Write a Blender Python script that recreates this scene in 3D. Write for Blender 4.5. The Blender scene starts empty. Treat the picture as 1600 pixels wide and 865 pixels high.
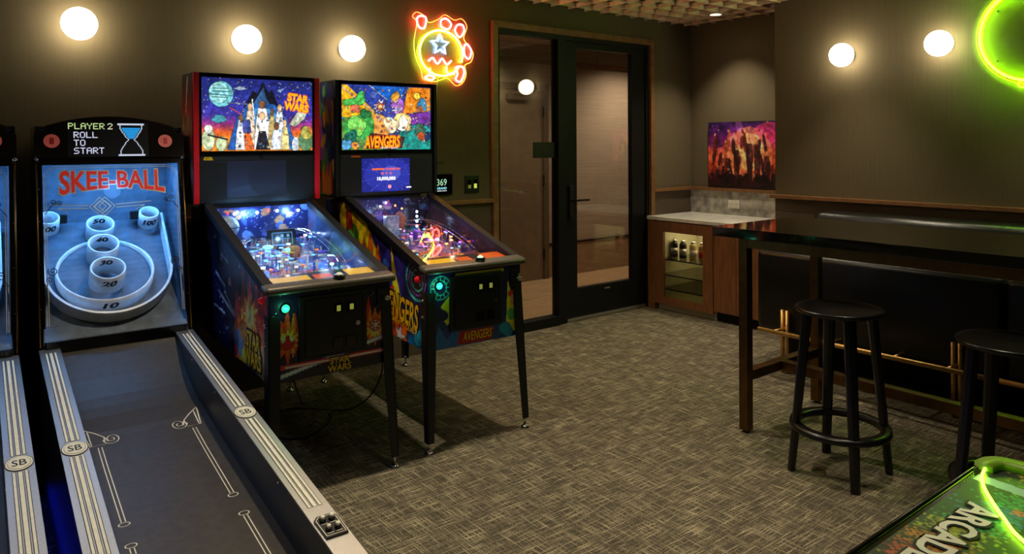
import bpy, bmesh, math, random
import numpy as np
from mathutils import Vector, Matrix
R = math.radians
PI = math.pi
random.seed(7)
rng = np.random.default_rng(7)
scene = bpy.context.scene
COL = scene.collection

# ------------------------------------------------------------------ camera, world, lights, exposure
cam_d = bpy.data.cameras.new('camera')
cam_o = bpy.data.objects.new('camera', cam_d)
COL.objects.link(cam_o)
yaw, pitch, roll = 0.6676, -0.0014, -0.0053
fw = Vector((math.sin(yaw)*math.cos(pitch), math.cos(yaw)*math.cos(pitch), math.sin(pitch)))
rt = Vector((math.cos(yaw), -math.sin(yaw), 0)); up = rt.cross(fw)
rt2 = rt*math.cos(roll) + up*math.sin(roll); up2 = -rt*math.sin(roll) + up*math.cos(roll)
cam_o.matrix_world = Matrix(((rt2.x, up2.x, -fw.x, -5.8404), (rt2.y, up2.y, -fw.y, -4.5803), (rt2.z, up2.z, -fw.z, 1.5), (0, 0, 0, 1)))
cam_d.sensor_fit = 'HORIZONTAL'; cam_d.sensor_width = 36.0
cam_d.lens = 1154.06/1600*36
cam_d.shift_x = 0.26/1600; cam_d.shift_y = -204.93/1600
cam_d.clip_start = 0.02
scene.camera = cam_o

world = bpy.data.worlds.new('world'); scene.world = world
world.use_nodes = True
world.node_tree.nodes['Background'].inputs[0].default_value = (0.010, 0.009, 0.008, 1)
world.node_tree.nodes['Background'].inputs[1].default_value = 0.3
vs = scene.view_settings
vs.view_transform = 'Standard'; vs.look = 'None'; vs.gamma = 1.0; vs.exposure = 0.0
vs.use_curve_mapping = False

CEIL_Z = 2.635          # underside of the lattice
WARM = (1.0, 0.86, 0.62)
# recessed ceiling downlights: (x, y, watts, cone degrees)
DOWNLIGHTS = [(-6.15, -1.25, 30, 80), (-4.60, -1.45, 120, 108), (-3.02, -1.50, 120, 108), (-1.75, -1.15, 62, 90),
              (-4.25, -3.25, 130, 78), (-2.95, -3.15, 62, 62), (-0.47, -0.62, 74, 96),
              (-6.15, -2.85, 60, 84), (-3.02, -4.60, 20, 80), (-1.05, -1.95, 70, 72), (-1.05, -3.30, 36, 72)]

# ------------------------------------------------------------------ colour + materials
def lin(c):
    a = np.asarray(c, float)/255.0
    return np.where(a <= 0.04045, a/12.92, ((a+0.055)/1.055)**2.4)
def L4(c): return tuple(lin(c)) + (1.0,)

def mat(name, c, rough=0.5, metal=0.0, em=None, es=0.0, spec=None, noise=0.0, nscale=40.0, bump=0.0, coat=0.0, stretch=(1, 1, 1), c2=None):
    m = bpy.data.materials.new(name); m.use_nodes = True
    nt = m.node_tree; b = nt.nodes['Principled BSDF']
    b.inputs['Base Color'].default_value = L4(c)
    b.inputs['Roughness'].default_value = rough
    b.inputs['Metallic'].default_value = metal
    if spec is not None: b.inputs['Specular IOR Level'].default_value = spec
    if coat: b.inputs['Coat Weight'].default_value = coat; b.inputs['Coat Roughness'].default_value = 0.08
    if em is not None:
        b.inputs['Emission Color'].default_value = L4(em); b.inputs['Emission Strength'].default_value = es
    if noise or bump:
        tc = nt.nodes.new('ShaderNodeTexCoord'); mp = nt.nodes.new('ShaderNodeMapping')
        mp.inputs['Scale'].default_value = stretch
        nz = nt.nodes.new('ShaderNodeTexNoise'); nz.inputs['Scale'].default_value = nscale; nz.inputs['Detail'].default_value = 4
        nt.links.new(tc.outputs['Object'], mp.inputs['Vector']); nt.links.new(mp.outputs[0], nz.inputs['Vector'])
        if noise:
            mx = nt.nodes.new('ShaderNodeMix'); mx.data_type = 'RGBA'
            ca = np.asarray(c, float); cb = np.asarray(c2, float) if c2 is not None else np.clip(ca*(1+noise), 0, 255)
            cc = ca if c2 is not None else ca*(1-noise)
            mx.inputs['A'].default_value = L4(cc); mx.inputs['B'].default_value = L4(cb)
            rp = nt.nodes.new('ShaderNodeMapRange'); rp.inputs[1].default_value = 0.32; rp.inputs[2].default_value = 0.68
            nt.links.new(nz.outputs['Fac'], rp.inputs[0]); nt.links.new(rp.outputs[0], mx.inputs['Factor'])
            nt.links.new(mx.outputs['Result'], b.inputs['Base Color'])
        if bump:
            bp = nt.nodes.new('ShaderNodeBump'); bp.inputs['Strength'].default_value = bump; bp.inputs['Distance'].default_value = 0.004
            nt.links.new(nz.outputs['Fac'], bp.inputs['Height']); nt.links.new(bp.outputs[0], b.inputs['Normal'])
    return m

def glass_mat(name, tint=(255, 255, 255), refl=1.0, rough=0.0):
    m = bpy.data.materials.new(name); m.use_nodes = True
    nt = m.node_tree; nt.nodes.clear()
    o = nt.nodes.new('ShaderNodeOutputMaterial'); tr = nt.nodes.new('ShaderNodeBsdfTransparent'); gl = nt.nodes.new('ShaderNodeBsdfGlossy')
    tr.inputs[0].default_value = L4(tint); gl.inputs['Roughness'].default_value = rough
    lw = nt.nodes.new('ShaderNodeLayerWeight'); lw.inputs['Blend'].default_value = 0.5
    pw = nt.nodes.new('ShaderNodeMath'); pw.operation = 'POWER'; pw.inputs[1].default_value = 5.0
    ma = nt.nodes.new('ShaderNodeMath'); ma.operation = 'MULTIPLY_ADD'; ma.inputs[1].default_value = 0.96; ma.inputs[2].default_value = 0.04
    nt.links.new(lw.outputs['Facing'], pw.inputs[0]); nt.links.new(pw.outputs[0], ma.inputs[0])
    ml = nt.nodes.new('ShaderNodeMath'); ml.operation = 'MULTIPLY'; ml.inputs[1].default_value = refl; ml.use_clamp = True
    mx = nt.nodes.new('ShaderNodeMixShader')
    nt.links.new(ma.outputs[0], ml.inputs[0]); nt.links.new(ml.outputs[0], mx.inputs[0])
    nt.links.new(tr.outputs[0], mx.inputs[1]); nt.links.new(gl.outputs[0], mx.inputs[2]); nt.links.new(mx.outputs[0], o.inputs[0])
    return m

def print_mat(name, es=0.0, rough=0.35, spec=0.5):
    m = bpy.data.materials.new(name); m.use_nodes = True
    nt = m.node_tree; b = nt.nodes['Principled BSDF']
    a = nt.nodes.new('ShaderNodeAttribute'); a.attribute_name = 'Col'
    b.inputs['Roughness'].default_value = rough; b.inputs['Specular IOR Level'].default_value = spec
    if es:
        b.inputs['Base Color'].default_value = (0.02, 0.02, 0.02, 1)
        nt.links.new(a.outputs['Color'], b.inputs['Emission Color']); b.inputs['Emission Strength'].default_value = es
    else:
        nt.links.new(a.outputs['Color'], b.inputs['Base Color'])
    return m

def carpet_mat():
    m = bpy.data.materials.new('carpet'); m.use_nodes = True
    nt = m.node_tree; b = nt.nodes['Principled BSDF']; b.inputs['Roughness'].default_value = 0.95
    b.inputs['Specular IOR Level'].default_value = 0.1
    tc = nt.nodes.new('ShaderNodeTexCoord')
    def thread(sc, lo, hi, det=3.0):
        mp = nt.nodes.new('ShaderNodeMapping'); mp.inputs['Scale'].default_value = sc
        nz = nt.nodes.new('ShaderNodeTexNoise'); nz.inputs['Scale'].default_value = 1.0; nz.inputs['Detail'].default_value = det
        nz.inputs['Roughness'].default_value = 0.65
        r = nt.nodes.new('ShaderNodeMapRange'); r.inputs[1].default_value = lo; r.inputs[2].default_value = hi
        nt.links.new(tc.outputs['Object'], mp.inputs['Vector']); nt.links.new(mp.outputs[0], nz.inputs['Vector']); nt.links.new(nz.outputs['Fac'], r.inputs[0])
        return r.outputs[0]
    def math2(op, x, y):
        n = nt.nodes.new('ShaderNodeMath'); n.operation = op
        for i, q in enumerate((x, y)):
            if isinstance(q, float): n.inputs[i].default_value = q
            else: nt.links.new(q, n.inputs[i])
        return n.outputs[0]
    tx = thread((7, 150, 1), 0.50, 0.70)
    ty = thread((150, 7, 1), 0.50, 0.70)
    gr = thread((240, 240, 1), 0.35, 0.65, 2.0)
    bl = thread((9, 9, 1), 0.3, 0.7, 2.0)
    s = math2('MAXIMUM', tx, math2('MULTIPLY', ty, 0.85))
    s = math2('MULTIPLY', s, math2('ADD', 0.35, math2('MULTIPLY', bl, 0.75)))
    s = math2('MULTIPLY', s, math2('ADD', 0.35, math2('MULTIPLY', gr, 0.9)))
    mx = nt.nodes.new('ShaderNodeMix'); mx.data_type = 'RGBA'
    g2 = nt.nodes.new('ShaderNodeMix'); g2.data_type = 'RGBA'
    g2.inputs['A'].default_value = L4((30, 28, 25)); g2.inputs['B'].default_value = L4((96, 89, 76))
    nt.links.new(gr, g2.inputs['Factor'])
    nt.links.new(g2.outputs['Result'], mx.inputs['A']); mx.inputs['B'].default_value = L4((216, 201, 164))
    nt.links.new(s, mx.inputs['Factor']); nt.links.new(mx.outputs['Result'], b.inputs['Base Color'])
    bp = nt.nodes.new('ShaderNodeBump'); bp.inputs['Strength'].default_value = 0.5; bp.inputs['Distance'].default_value = 0.004
    nt.links.new(s, bp.inputs['Height']); nt.links.new(bp.outputs[0], b.inputs['Normal'])
    return m

MT = dict(
    wall=mat('wall_fabric', (100, 88, 65), 0.85, noise=0.025, nscale=90, stretch=(1, 1, 0.05), bump=0.06),
    wain=mat('wainscot_fabric', (80, 66, 52), 0.8, noise=0.10, nscale=70, stretch=(0.05, 0.05, 1), bump=0.15),
    carpet=carpet_mat(),
    wood=mat('walnut', (122, 78, 46), 0.45, noise=0.14, nscale=14, stretch=(6, 6, 0.5)),
    trimwood=mat('oak_trim', (128, 88, 52), 0.45, noise=0.10, nscale=20, stretch=(1, 1, 1)),
    lattice=mat('lattice_wood', (238, 204, 174), 0.75, noise=0.07, nscale=15),
    void=mat('ceiling_void', (14, 13, 12), 0.9, noise=0.05),
    black=mat('black_metal', (6, 6, 7), 0.55, spec=0.3, noise=0.1, nscale=60),
    blackgloss=mat('black_gloss', (8, 8, 9), 0.12, noise=0.05),
    blacksat=mat('black_satin', (16, 16, 18), 0.5, noise=0.1),
    blackplastic=mat('black_plastic', (20, 20, 22), 0.35, noise=0.08),
    blackwood=mat('black_cabinet', (12, 12, 14), 0.5, noise=0.15, nscale=30),
    stool=mat('stool_black', (9, 9, 11), 0.30, noise=0.12, nscale=12, stretch=(1, 1, 0.2)),
    leather=mat('black_leather', (10, 10, 10), 0.33, noise=0.1, nscale=120, bump=0.25),
    chrome=mat('chrome', (210, 210, 212), 0.12, 1.0, noise=0.03),
    steel=mat('brushed_steel', (190, 187, 184), 0.44, 1.0, noise=0.06, nscale=120, stretch=(8, 0.2, 8)),
    brass=mat('brass', (222, 178, 108), 0.45, 1.0, noise=0.06, nscale=30),
    bronze=mat('bronze_tube', (112, 84, 48), 0.38, 1.0, noise=0.08, nscale=20),
    white=mat('white_plastic', (226, 224, 216), 0.4, noise=0.03),
    ring=mat('ring_white', (240, 243, 245), 0.45, noise=0.04, nscale=30),
    ink=mat('ink_black', (12, 12, 14), 0.6, noise=0.05),
    cream=mat('cream_print', (226, 222, 206), 0.5, noise=0.03),
    skeeboard=mat('target_board', (78, 92, 110), 0.6, noise=0.18, nscale=16),
    lane=mat('lane_bronze', (60, 54, 47), 0.42, 0.0, spec=0.4, noise=0.10, nscale=35),
    lanewall=mat('lane_side', (22, 22, 25), 0.35, noise=0.15),
    marble=mat('white_quartz', (222, 220, 212), 0.22, noise=0.06, nscale=8),
    greymarble=mat('grey_marble', (158, 154, 146), 0.35, noise=0.22, nscale=14, bump=0.05),
    tabletop=mat('dark_granite', (16, 15, 13), 0.06, noise=0.3, nscale=35, spec=0.6),
    fridge_in=mat('fridge_liner', (200, 190, 160), 0.5, noise=0.04),
    hallwall=mat('hall_linen', (182, 164, 144), 0.85, noise=0.05, nscale=60, stretch=(0.03, 0.03, 1), bump=0.2),
    hallwood=mat('hall_wainscot', (164, 138, 108), 0.5, noise=0.08, nscale=6, stretch=(1, 1, 4)),
    halldoor=mat('hall_door', (140, 122, 98), 0.5, noise=0.05, nscale=10),
    hallframe=mat('hall_door_frame', (104, 90, 72), 0.5, noise=0.05),
    plank=mat('pale_plank', (206, 172, 132), 0.45, noise=0.10, nscale=8, stretch=(0.5, 5, 1)),
    redtrim=mat('red_trim', (196, 22, 36), 0.35, noise=0.04, em=(196, 22, 36), es=0.0),
    globe=mat('opal_glass', (255, 250, 240), 0.4, em=(255, 240, 204), es=19.0, noise=0.01),
    lamp=mat('downlight_lens', (255, 250, 240), 0.4, em=(255, 240, 214), es=14.0, noise=0.01),
    n_yellow=mat('neon_yellow', (255, 240, 120), 0.3, em=(222, 250, 40), es=55.0, noise=0.01),
    n_pink=mat('neon_pink', (255, 150, 150), 0.3, em=(255, 60, 60), es=50.0, noise=0.01),
    n_blue=mat('neon_blue', (190, 220, 255), 0.3, em=(110, 180, 255), es=16.0, noise=0.01),
    n_lime=mat('neon_lime', (220, 255, 90), 0.3, em=(150, 255, 8), es=110.0, noise=0.01),
    acrylic=glass_mat('clear_acrylic', (250, 250, 248), 1.0, 0.05),
    glass=glass_mat('pane_glass', (236, 232, 224), 2.2, 0.0),
    tableglass=glass_mat('playfield_glass', (250, 250, 250), 0.8, 0.0),
    fridgeglass=glass_mat('fridge_glass', (225, 225, 215), 1.0, 0.0),
    yellow=mat('yellow_print', (240, 196, 22), 0.45, noise=0.03),
    orange=mat('orange_print', (226, 96, 24), 0.45, noise=0.03),
    redprint=mat('red_print', (206, 40, 34), 0.4, noise=0.03),
    redbtn=mat('red_button', (220, 24, 30), 0.25, noise=0.03, em=(220, 24, 30), es=0.15),
    em_yellow=mat('lit_yellow', (255, 200, 30), 0.5, em=(255, 190, 24), es=0.95, noise=0.01),
    em_orange=mat('lit_orange', (255, 120, 20), 0.5, em=(250, 96, 20), es=0.9, noise=0.01),
    em_white=mat('lit_white', (240, 240, 240), 0.5, em=(240, 244, 248), es=0.95, noise=0.01),
    em_cyan=mat('lit_cyan', (120, 220, 240), 0.5, em=(150, 226, 244), es=0.9, noise=0.01),
    em_mint=mat('lit_mint', (190, 240, 200), 0.5, em=(176, 232, 196), es=0.8, noise=0.01),
    em_green=mat('green_button', (40, 255, 140), 0.3, em=(30, 240, 130), es=2.2, noise=0.01),
    em_teal=mat('teal_button', (40, 230, 200), 0.3, em=(40, 220, 190), es=1.8, noise=0.01),
    em_coin=mat('coin_lamp', (170, 170, 60), 0.5, em=(190, 196, 84), es=0.35, noise=0.01),
    led_w=mat('led_white', (230, 240, 255), 0.3, em=(200, 226, 255), es=22.0, noise=0.01),
    led_r=mat('led_red', (255, 60, 60), 0.3, em=(255, 40, 40), es=8.0, noise=0.01),
    led_b=mat('led_blue', (60, 120, 255), 0.3, em=(50, 110, 255), es=12.0, noise=0.01),
    led_p=mat('led_violet', (190, 90, 255), 0.3, em=(170, 80, 255), es=8.0, noise=0.01),
    led_o=mat('led_amber', (255, 170, 80), 0.3, em=(255, 150, 70), es=6.0, noise=0.01),
    pl_blue=mat('plastic_blue', (40, 90, 200), .3, noise=.2, nscale=60), pl_green=mat('plastic_green', (90, 180, 110), .3, noise=.2, nscale=60),
    pl_violet=mat('plastic_violet', (120, 60, 190), .3, noise=.2, nscale=60), pl_yellow=mat('plastic_yellow', (230, 190, 70), .3, noise=.2, nscale=60),
    wire=mat('wireform', (190, 195, 205), 0.2, 1.0, noise=0.03),
    ramp=glass_mat('clear_ramp', (190, 215, 245), 2.0, 0.05),
    toygrey=mat('toy_grey', (150, 170, 190), 0.5, noise=0.25, nscale=45),
    toybrown=mat('toy_brown', (150, 96, 56), 0.6, noise=0.2),
    print=print_mat('cabinet_print', 0.0, 0.32),
    print_pf=print_mat('playfield_print', 0.0, 0.3),
    print_lit=print_mat('backlit_print', 1.2, 0.25, 0.3),
    print_screen=print_mat('screen_print', 0.95, 0.2, 0.3),
    print_led=print_mat('led_print', 2.2, 0.2, 0.3),
    print_dim=print_mat('screen_dim', 0.55, 0.2, 0.4),
    poster=print_mat('poster_print', 0.0, 0.4),
)

# ------------------------------------------------------------------ builders
def obj(name, data, material=None, parent=None, smooth=False):
    if isinstance(data, bmesh.types.BMesh):
        bm = data; me = bpy.data.meshes.new(name)
        bmesh.ops.recalc_face_normals(bm, faces=bm.faces)
        bm.to_mesh(me); bm.free()
    else: me = data
    if material is not None and len(me.materials) == 0: me.materials.append(MT[material] if isinstance(material, str) else material)
    if smooth:
        me.polygons.foreach_set('use_smooth', [True]*len(me.polygons))
    o = bpy.data.objects.new(name, me); COL.objects.link(o)
    if parent is not None: o.parent = parent
    return o
def thing(name, label, cat, loc=(0, 0, 0), rz=0.0, group=None):
    o = bpy.data.objects.new(name, None); COL.objects.link(o); o.empty_display_size = 0.1
    o.location = loc; o.rotation_euler = (0, 0, rz)
    return tag(o, label, cat, group)
def tag(o, label, cat, group=None):
    o['label'] = label; o['category'] = cat
    if group: o['group'] = group
    return o
def struct(o, label=None):
    o['kind'] = 'structure'
    if label: o['label'] = label
    return o
def NB(): return bmesh.new()
def bx(bm, x0, x1, y0, y1, z0, z1, bev=0.0, M=None):
    r = bmesh.ops.create_cube(bm, size=1.0)
    vs_ = r['verts']
    for v in vs_:
        v.co = Vector(((x0+x1)/2+v.co.x*abs(x1-x0), (y0+y1)/2+v.co.y*abs(y1-y0), (z0+z1)/2+v.co.z*abs(z1-z0)))
    if bev:
        es = list({e for v in vs_ for e in v.link_edges})
        g = bmesh.ops.bevel(bm, geom=es, offset=bev, segments=2, affect='EDGES', profile=0.6)
        vs_ = list({v for f in g['faces'] for v in f.verts} | {v for v in vs_ if v.is_valid})
    if M is not None:
        for v in vs_: v.co = M @ v.co
    return bm
def cyl(bm, p, q, r, r2=None, seg=16, caps=True):
    p = Vector(p); q = Vector(q); d = q-p; r2 = r if r2 is None else r2
    rot = d.to_track_quat('Z', 'Y').to_matrix().to_4x4()
    bmesh.ops.create_cone(bm, cap_ends=caps, segments=seg, radius1=r, radius2=r2, depth=d.length, matrix=Matrix.Translation((p+q)/2) @ rot)
    return bm
def sph(bm, c, r, seg=24, rings=14, scale=(1, 1, 1)):
    bmesh.ops.create_uvsphere(bm, u_segments=seg, v_segments=rings, radius=r, matrix=Matrix.Translation(c) @ Matrix.Diagonal((*scale, 1)))
    return bm
def prism(bm, pts, d):
    """closed polygon pts (Vectors) extruded by vector d"""
    a = [bm.verts.new(p) for p in pts]; b = [bm.verts.new(Vector(p)+Vector(d)) for p in pts]
    n = len(pts)
    bm.faces.new(a); bm.faces.new(list(reversed(b)))
    for i in range(n): bm.faces.new((a[i], b[i], b[(i+1) % n], a[(i+1) % n]))
    return bm
def tube(bm, pts, r, seg=8, closed=False):
    pts = [Vector(p) for p in pts]; n = len(pts); rings = []; prev = None
    for i, p in enumerate(pts):
        if closed: t = pts[(i+1) % n]-pts[i-1]
        else: t = pts[min(i+1, n-1)]-pts[max(i-1, 0)]
        t.normalize()
        if prev is None:
            a = Vector((0, 0, 1)) if abs(t.z) < 0.9 else Vector((1, 0, 0))
            nrm = t.cross(a).normalized()
        else: nrm = (prev - t*prev.dot(t)).normalized()
        prev = nrm; bn = t.cross(nrm)
        rings.append([bm.verts.new(p + (nrm*math.cos(2*PI*k/seg) + bn*math.sin(2*PI*k/seg))*r) for k in range(seg)])
    m = n if closed else n-1
    for i in range(m):
        A = rings[i]; B = rings[(i+1) % n]
        for k in range(seg): bm.faces.new((A[k], A[(k+1) % seg], B[(k+1) % seg], B[k]))
    if not closed:
        bm.faces.new(list(reversed(rings[0]))); bm.faces.new(rings[-1])
    return bm
def lathe(bm, prof, seg=32, M=None, close=False):
    M = M or Matrix.Identity(4); rings = []
    for r, z in prof:
        rings.append([bm.verts.new(M @ Vector((r*math.cos(2*PI*k/seg), r*math.sin(2*PI*k/seg), z))) for k in range(seg)])
    n = len(prof)
    for i in range(n if close else n-1):
        A = rings[i]; B = rings[(i+1) % n]
        for k in range(seg): bm.faces.new((A[k], A[(k+1) % seg], B[(k+1) % seg], B[k]))
    if not close:
        bm.faces.new(list(reversed(rings[0]))); bm.faces.new(rings[-1])
    return bm
def spline(pts, n=8, closed=False):
    P = [Vector(p) for p in pts]; out = []; m = len(P)
    for i in range(m if closed else m-1):
        g = lambda k: P[k % m] if closed else P[max(0, min(m-1, k))]
        a, b, c, d = g(i-1), g(i), g(i+1), g(i+2)
        for k in range(n):
            t = k/n
            out.append(0.5*((2*b)+(-a+c)*t+(2*a-5*b+4*c-d)*t*t+(-a+3*b-3*c+d)*t**3))
    if not closed: out.append(P[-1])
    return out
def frame(o, x, y):
    x = Vector(x).normalized(); y = Vector(y).normalized(); z = x.cross(y).normalized(); y = z.cross(x)
    return Matrix(((x.x, y.x, z.x, o[0]), (x.y, y.y, z.y, o[1]), (x.z, y.z, z.z, o[2]), (0, 0, 0, 1)))
def text_mesh(body, w, h, M, thick=0.0008, bold=0.0, shear=0.0, warp=None, spacing=1.0, line=1.0):
    cu = bpy.data.curves.new('lettering', 'FONT'); cu.body = body; cu.size = 1.0; cu.offset = bold; cu.shear = shear
    cu.align_x = 'CENTER'; cu.space_character = spacing; cu.space_line = line; cu.resolution_u = 3
    t = bpy.data.objects.new('lettering', cu); COL.objects.link(t)
    dg = bpy.context.evaluated_depsgraph_get(); dg.update()
    me = bpy.data.meshes.new_from_object(t.evaluated_get(dg))
    bpy.data.objects.remove(t); bpy.data.curves.remove(cu)
    n = len(me.vertices); co = np.empty(n*3); me.vertices.foreach_get('co', co); co = co.reshape(-1, 3)
    mn = co.min(0); mx = co.max(0); ctr = (mn+mx)/2; sz = np.maximum(mx-mn, 1e-6)
    co[:, 0] = (co[:, 0]-ctr[0])/sz[0]*w; co[:, 1] = (co[:, 1]-ctr[1])/sz[1]*h
    if warp: co[:, 0], co[:, 1] = warp(co[:, 0], co[:, 1])
    co[:, 2] = thick
    A = np.array(M); co = co @ A[:3, :3].T + A[:3, 3]
    me.vertices.foreach_set('co', co.ravel()); me.update()
    me.materials.clear()
    return me
def lettering(body, w, h, M, material, parent, name='lettering', **k):
    return obj(name, text_mesh(body, w, h, M, **k), material, parent)
def strip(bm, pts, w, nrm, lift=0.0):
    """flat ribbon following pts, lying in the plane with normal nrm"""
    P = [Vector(p) for p in pts]; nrm = Vector(nrm).normalized(); n = len(P); A = []
    for i, p in enumerate(P):
        t = (P[min(i+1, n-1)]-P[max(i-1, 0)]).normalized(); s = nrm.cross(t).normalized()*w/2
        A.append((bm.verts.new(p+s+nrm*lift), bm.verts.new(p-s+nrm*lift)))
    for i in range(n-1): bm.faces.new((A[i][0], A[i][1], A[i+1][1], A[i+1][0]))
    return bm

# ------------------------------------------------------------------ flat print painter (colour attribute on a fine grid)
class Art:
    def __init__(s, w, h, bg=(0, 0, 0)):
        s.w, s.h = w, h; s.a = np.zeros((h, w, 3)); s.a[:] = bg
        s.U, s.V = np.meshgrid(np.linspace(0, 1, w), np.linspace(0, 1, h)); s.asp = w/h
    def put(s, m, c, al=1.0):
        m = m.astype(float)*al; s.a = s.a*(1-m[..., None]) + np.asarray(c, float)*m[..., None]; return s
    def vgrad(s, stops, u0=0, u1=1):
        v = [q[0] for q in stops]; C = np.array([q[1] for q in stops], float)
        g = np.stack([np.interp(s.V, v, C[:, k]) for k in range(3)], -1)
        m = (s.U >= u0) & (s.U <= u1); s.a[m] = g[m]; return s
    def ell(s, cx, cy, rx, ry, c, ang=0, al=1.0):
        x = (s.U-cx)*s.asp; y = s.V-cy; ca, sa = math.cos(ang), math.sin(ang)
        X = x*ca+y*sa; Y = -x*sa+y*ca
        return s.put((X/(rx*s.asp))**2+(Y/ry)**2 <= 1, c, al)
    def poly(s, pts, c, al=1.0):
        ins = np.zeros_like(s.U, bool); n = len(pts); j = n-1
        for i in range(n):
            xi, yi = pts[i]; xj, yj = pts[j]
            cnd = ((yi > s.V) != (yj > s.V)) & (s.U < (xj-xi)*(s.V-yi)/((yj-yi) or 1e-9)+xi)
            ins ^= cnd; j = i
        return s.put(ins, c, al)
    def line(s, p, q, w, c, al=1.0):
        px, py = p[0]*s.asp, p[1]; dx, dy = q[0]*s.asp-px, q[1]-py
        t = np.clip(((s.U*s.asp-px)*dx+(s.V-py)*dy)/(dx*dx+dy*dy+1e-12), 0, 1)
        return s.put(np.hypot(s.U*s.asp-px-t*dx, s.V-py-t*dy) <= w/2, c, al)
    def stars(s, n, c=(235, 240, 255), reg=(0, 1, 0, 1), big=0.0):
        for _ in range(n):
            i = int((reg[2]+rng.random()*(reg[3]-reg[2]))*(s.h-1)); j = int((reg[0]+rng.random()*(reg[1]-reg[0]))*(s.w-1))
            s.a[i, j] = np.asarray(c)*(0.5+0.5*rng.random())
            if rng.random() < big and i+1 < s.h and j+1 < s.w: s.a[i:i+2, j:j+2] = c
        return s
    def burst(s, cx, cy, r, cols, n=18, jag=0.45):
        for k, c in enumerate(cols):
            rr = r*(1-k/len(cols)*0.8); pts = []
            for i in range(n*2):
                a = PI*i/n; q = rr*(1.0 if i % 2 == 0 else 1-jag)*(0.75+0.5*rng.random())
                pts.append((cx+q*math.cos(a)/s.asp, cy+q*math.sin(a)))
            s.poly(pts, c)
        return s
    def flame(s, x0, x1, y0, y1, cols, n=9):
        for k, c in enumerate(cols):
            f = 1-k*0.2; xs = np.linspace(x0+(x1-x0)*(1-f)/2, x1-(x1-x0)*(1-f)/2, n); pts = [(xs[0], y0)]
            for i, x in enumerate(xs): pts.append((x, y0+(y1-y0)*f*(0.45+0.55*rng.random() if i % 2 else 0.25+0.3*rng.random())))
            pts.append((xs[-1], y0)); s.poly(pts, c)
        return s
    def daubs(s, n, cols, reg=(0, 1, 0, 1), r=(0.01, 0.05), al=0.9):
        for _ in range(n):
            s.ell(reg[0]+rng.random()*(reg[1]-reg[0]), reg[2]+rng.random()*(reg[3]-reg[2]), (r[0]+rng.random()*(r[1]-r[0]))/s.asp*1.2,
                  r[0]+rng.random()*(r[1]-r[0]), cols[rng.integers(len(cols))], rng.random()*PI, al)
        return s
    def blob(s, cx, cy, r, c, seed, k=3, al=1.0, amp=0.3):
        g = np.random.default_rng(seed); th = np.arctan2(s.V-cy, (s.U-cx)*s.asp); d = np.hypot(s.V-cy, (s.U-cx)*s.asp); rr = r*np.ones_like(d)
        for i in range(1, k+2): rr += r*amp/i*np.sin(i*th+g.random()*6.28)
        return s.put(d < rr, c, al)
    def ink(s, th=60, k=.35):
        d = np.zeros((s.h, s.w), bool)
        dx = np.abs(np.diff(s.a, axis=1)).sum(-1) > th; dy = np.abs(np.diff(s.a, axis=0)).sum(-1) > th
        d[:, :-1] |= dx; d[:-1] |= dy; s.a[d] *= k; return s
    def shade(s, amt, cells=14):
        for c in (cells, cells*2):
            g = rng.random((c+2, int(c*s.asp)+2)); yi = s.V*c; xi = s.U*int(c*s.asp); y0 = yi.astype(int); x0 = xi.astype(int); fy = yi-y0; fx = xi-x0
            q = g[y0, x0]*(1-fx)*(1-fy)+g[y0, x0+1]*fx*(1-fy)+g[y0+1, x0]*(1-fx)*fy+g[y0+1, x0+1]*fx*fy
            s.a = np.clip(s.a*(1+amt*(q-.5)*1.6)[..., None], 0, 255)
        return s
    def noise(s, amt):
        s.a = np.clip(s.a*(1+(rng.random((s.h, s.w, 1))-0.5)*amt), 0, 255); return s

def sheet(name, art, p00, p10, p01, p11=None, material='print', parent=None):
    """printed sheet: art mapped to the quad p00 (lower left) p10 (lower right) p01 (upper left)"""
    p00, p10, p01 = map(np.array, (Vector(p00), Vector(p10), Vector(p01)))
    p11 = np.array(Vector(p11)) if p11 is not None else p10+p01-p00
    u = art.U[..., None]; v = art.V[..., None]
    co = (p00*(1-u)*(1-v)+p10*u*(1-v)+p01*(1-u)*v+p11*u*v).reshape(-1, 3)
    h, w = art.h, art.w
    idx = np.arange(h*w).reshape(h, w)
    f = np.stack([idx[:-1, :-1], idx[:-1, 1:], idx[1:, 1:], idx[1:, :-1]], -1).reshape(-1, 4)
    return sheet_from(name, co, f, art, material, parent)
def sheet_from(name, co, f, art, material, parent):
    me = bpy.data.meshes.new(name)
    me.vertices.add(len(co)); me.vertices.foreach_set('co', co.ravel().astype(np.float32))
    me.loops.add(f.size); me.loops.foreach_set('vertex_index', f.ravel().astype(np.int32))
    me.polygons.add(len(f)); me.polygons.foreach_set('loop_start', np.arange(0, f.size, 4, dtype=np.int32))
    me.update(calc_edges=True)
    at = me.color_attributes.new('Col', 'FLOAT_COLOR', 'POINT')
    c = np.ones((art.h*art.w, 4)); c[:, :3] = lin(np.clip(art.a, 0, 255)).reshape(-1, 3)
    at.data.foreach_set('color', c.ravel().astype(np.float32))
    me.validate()
    return obj(name, me, material, parent)
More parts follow.
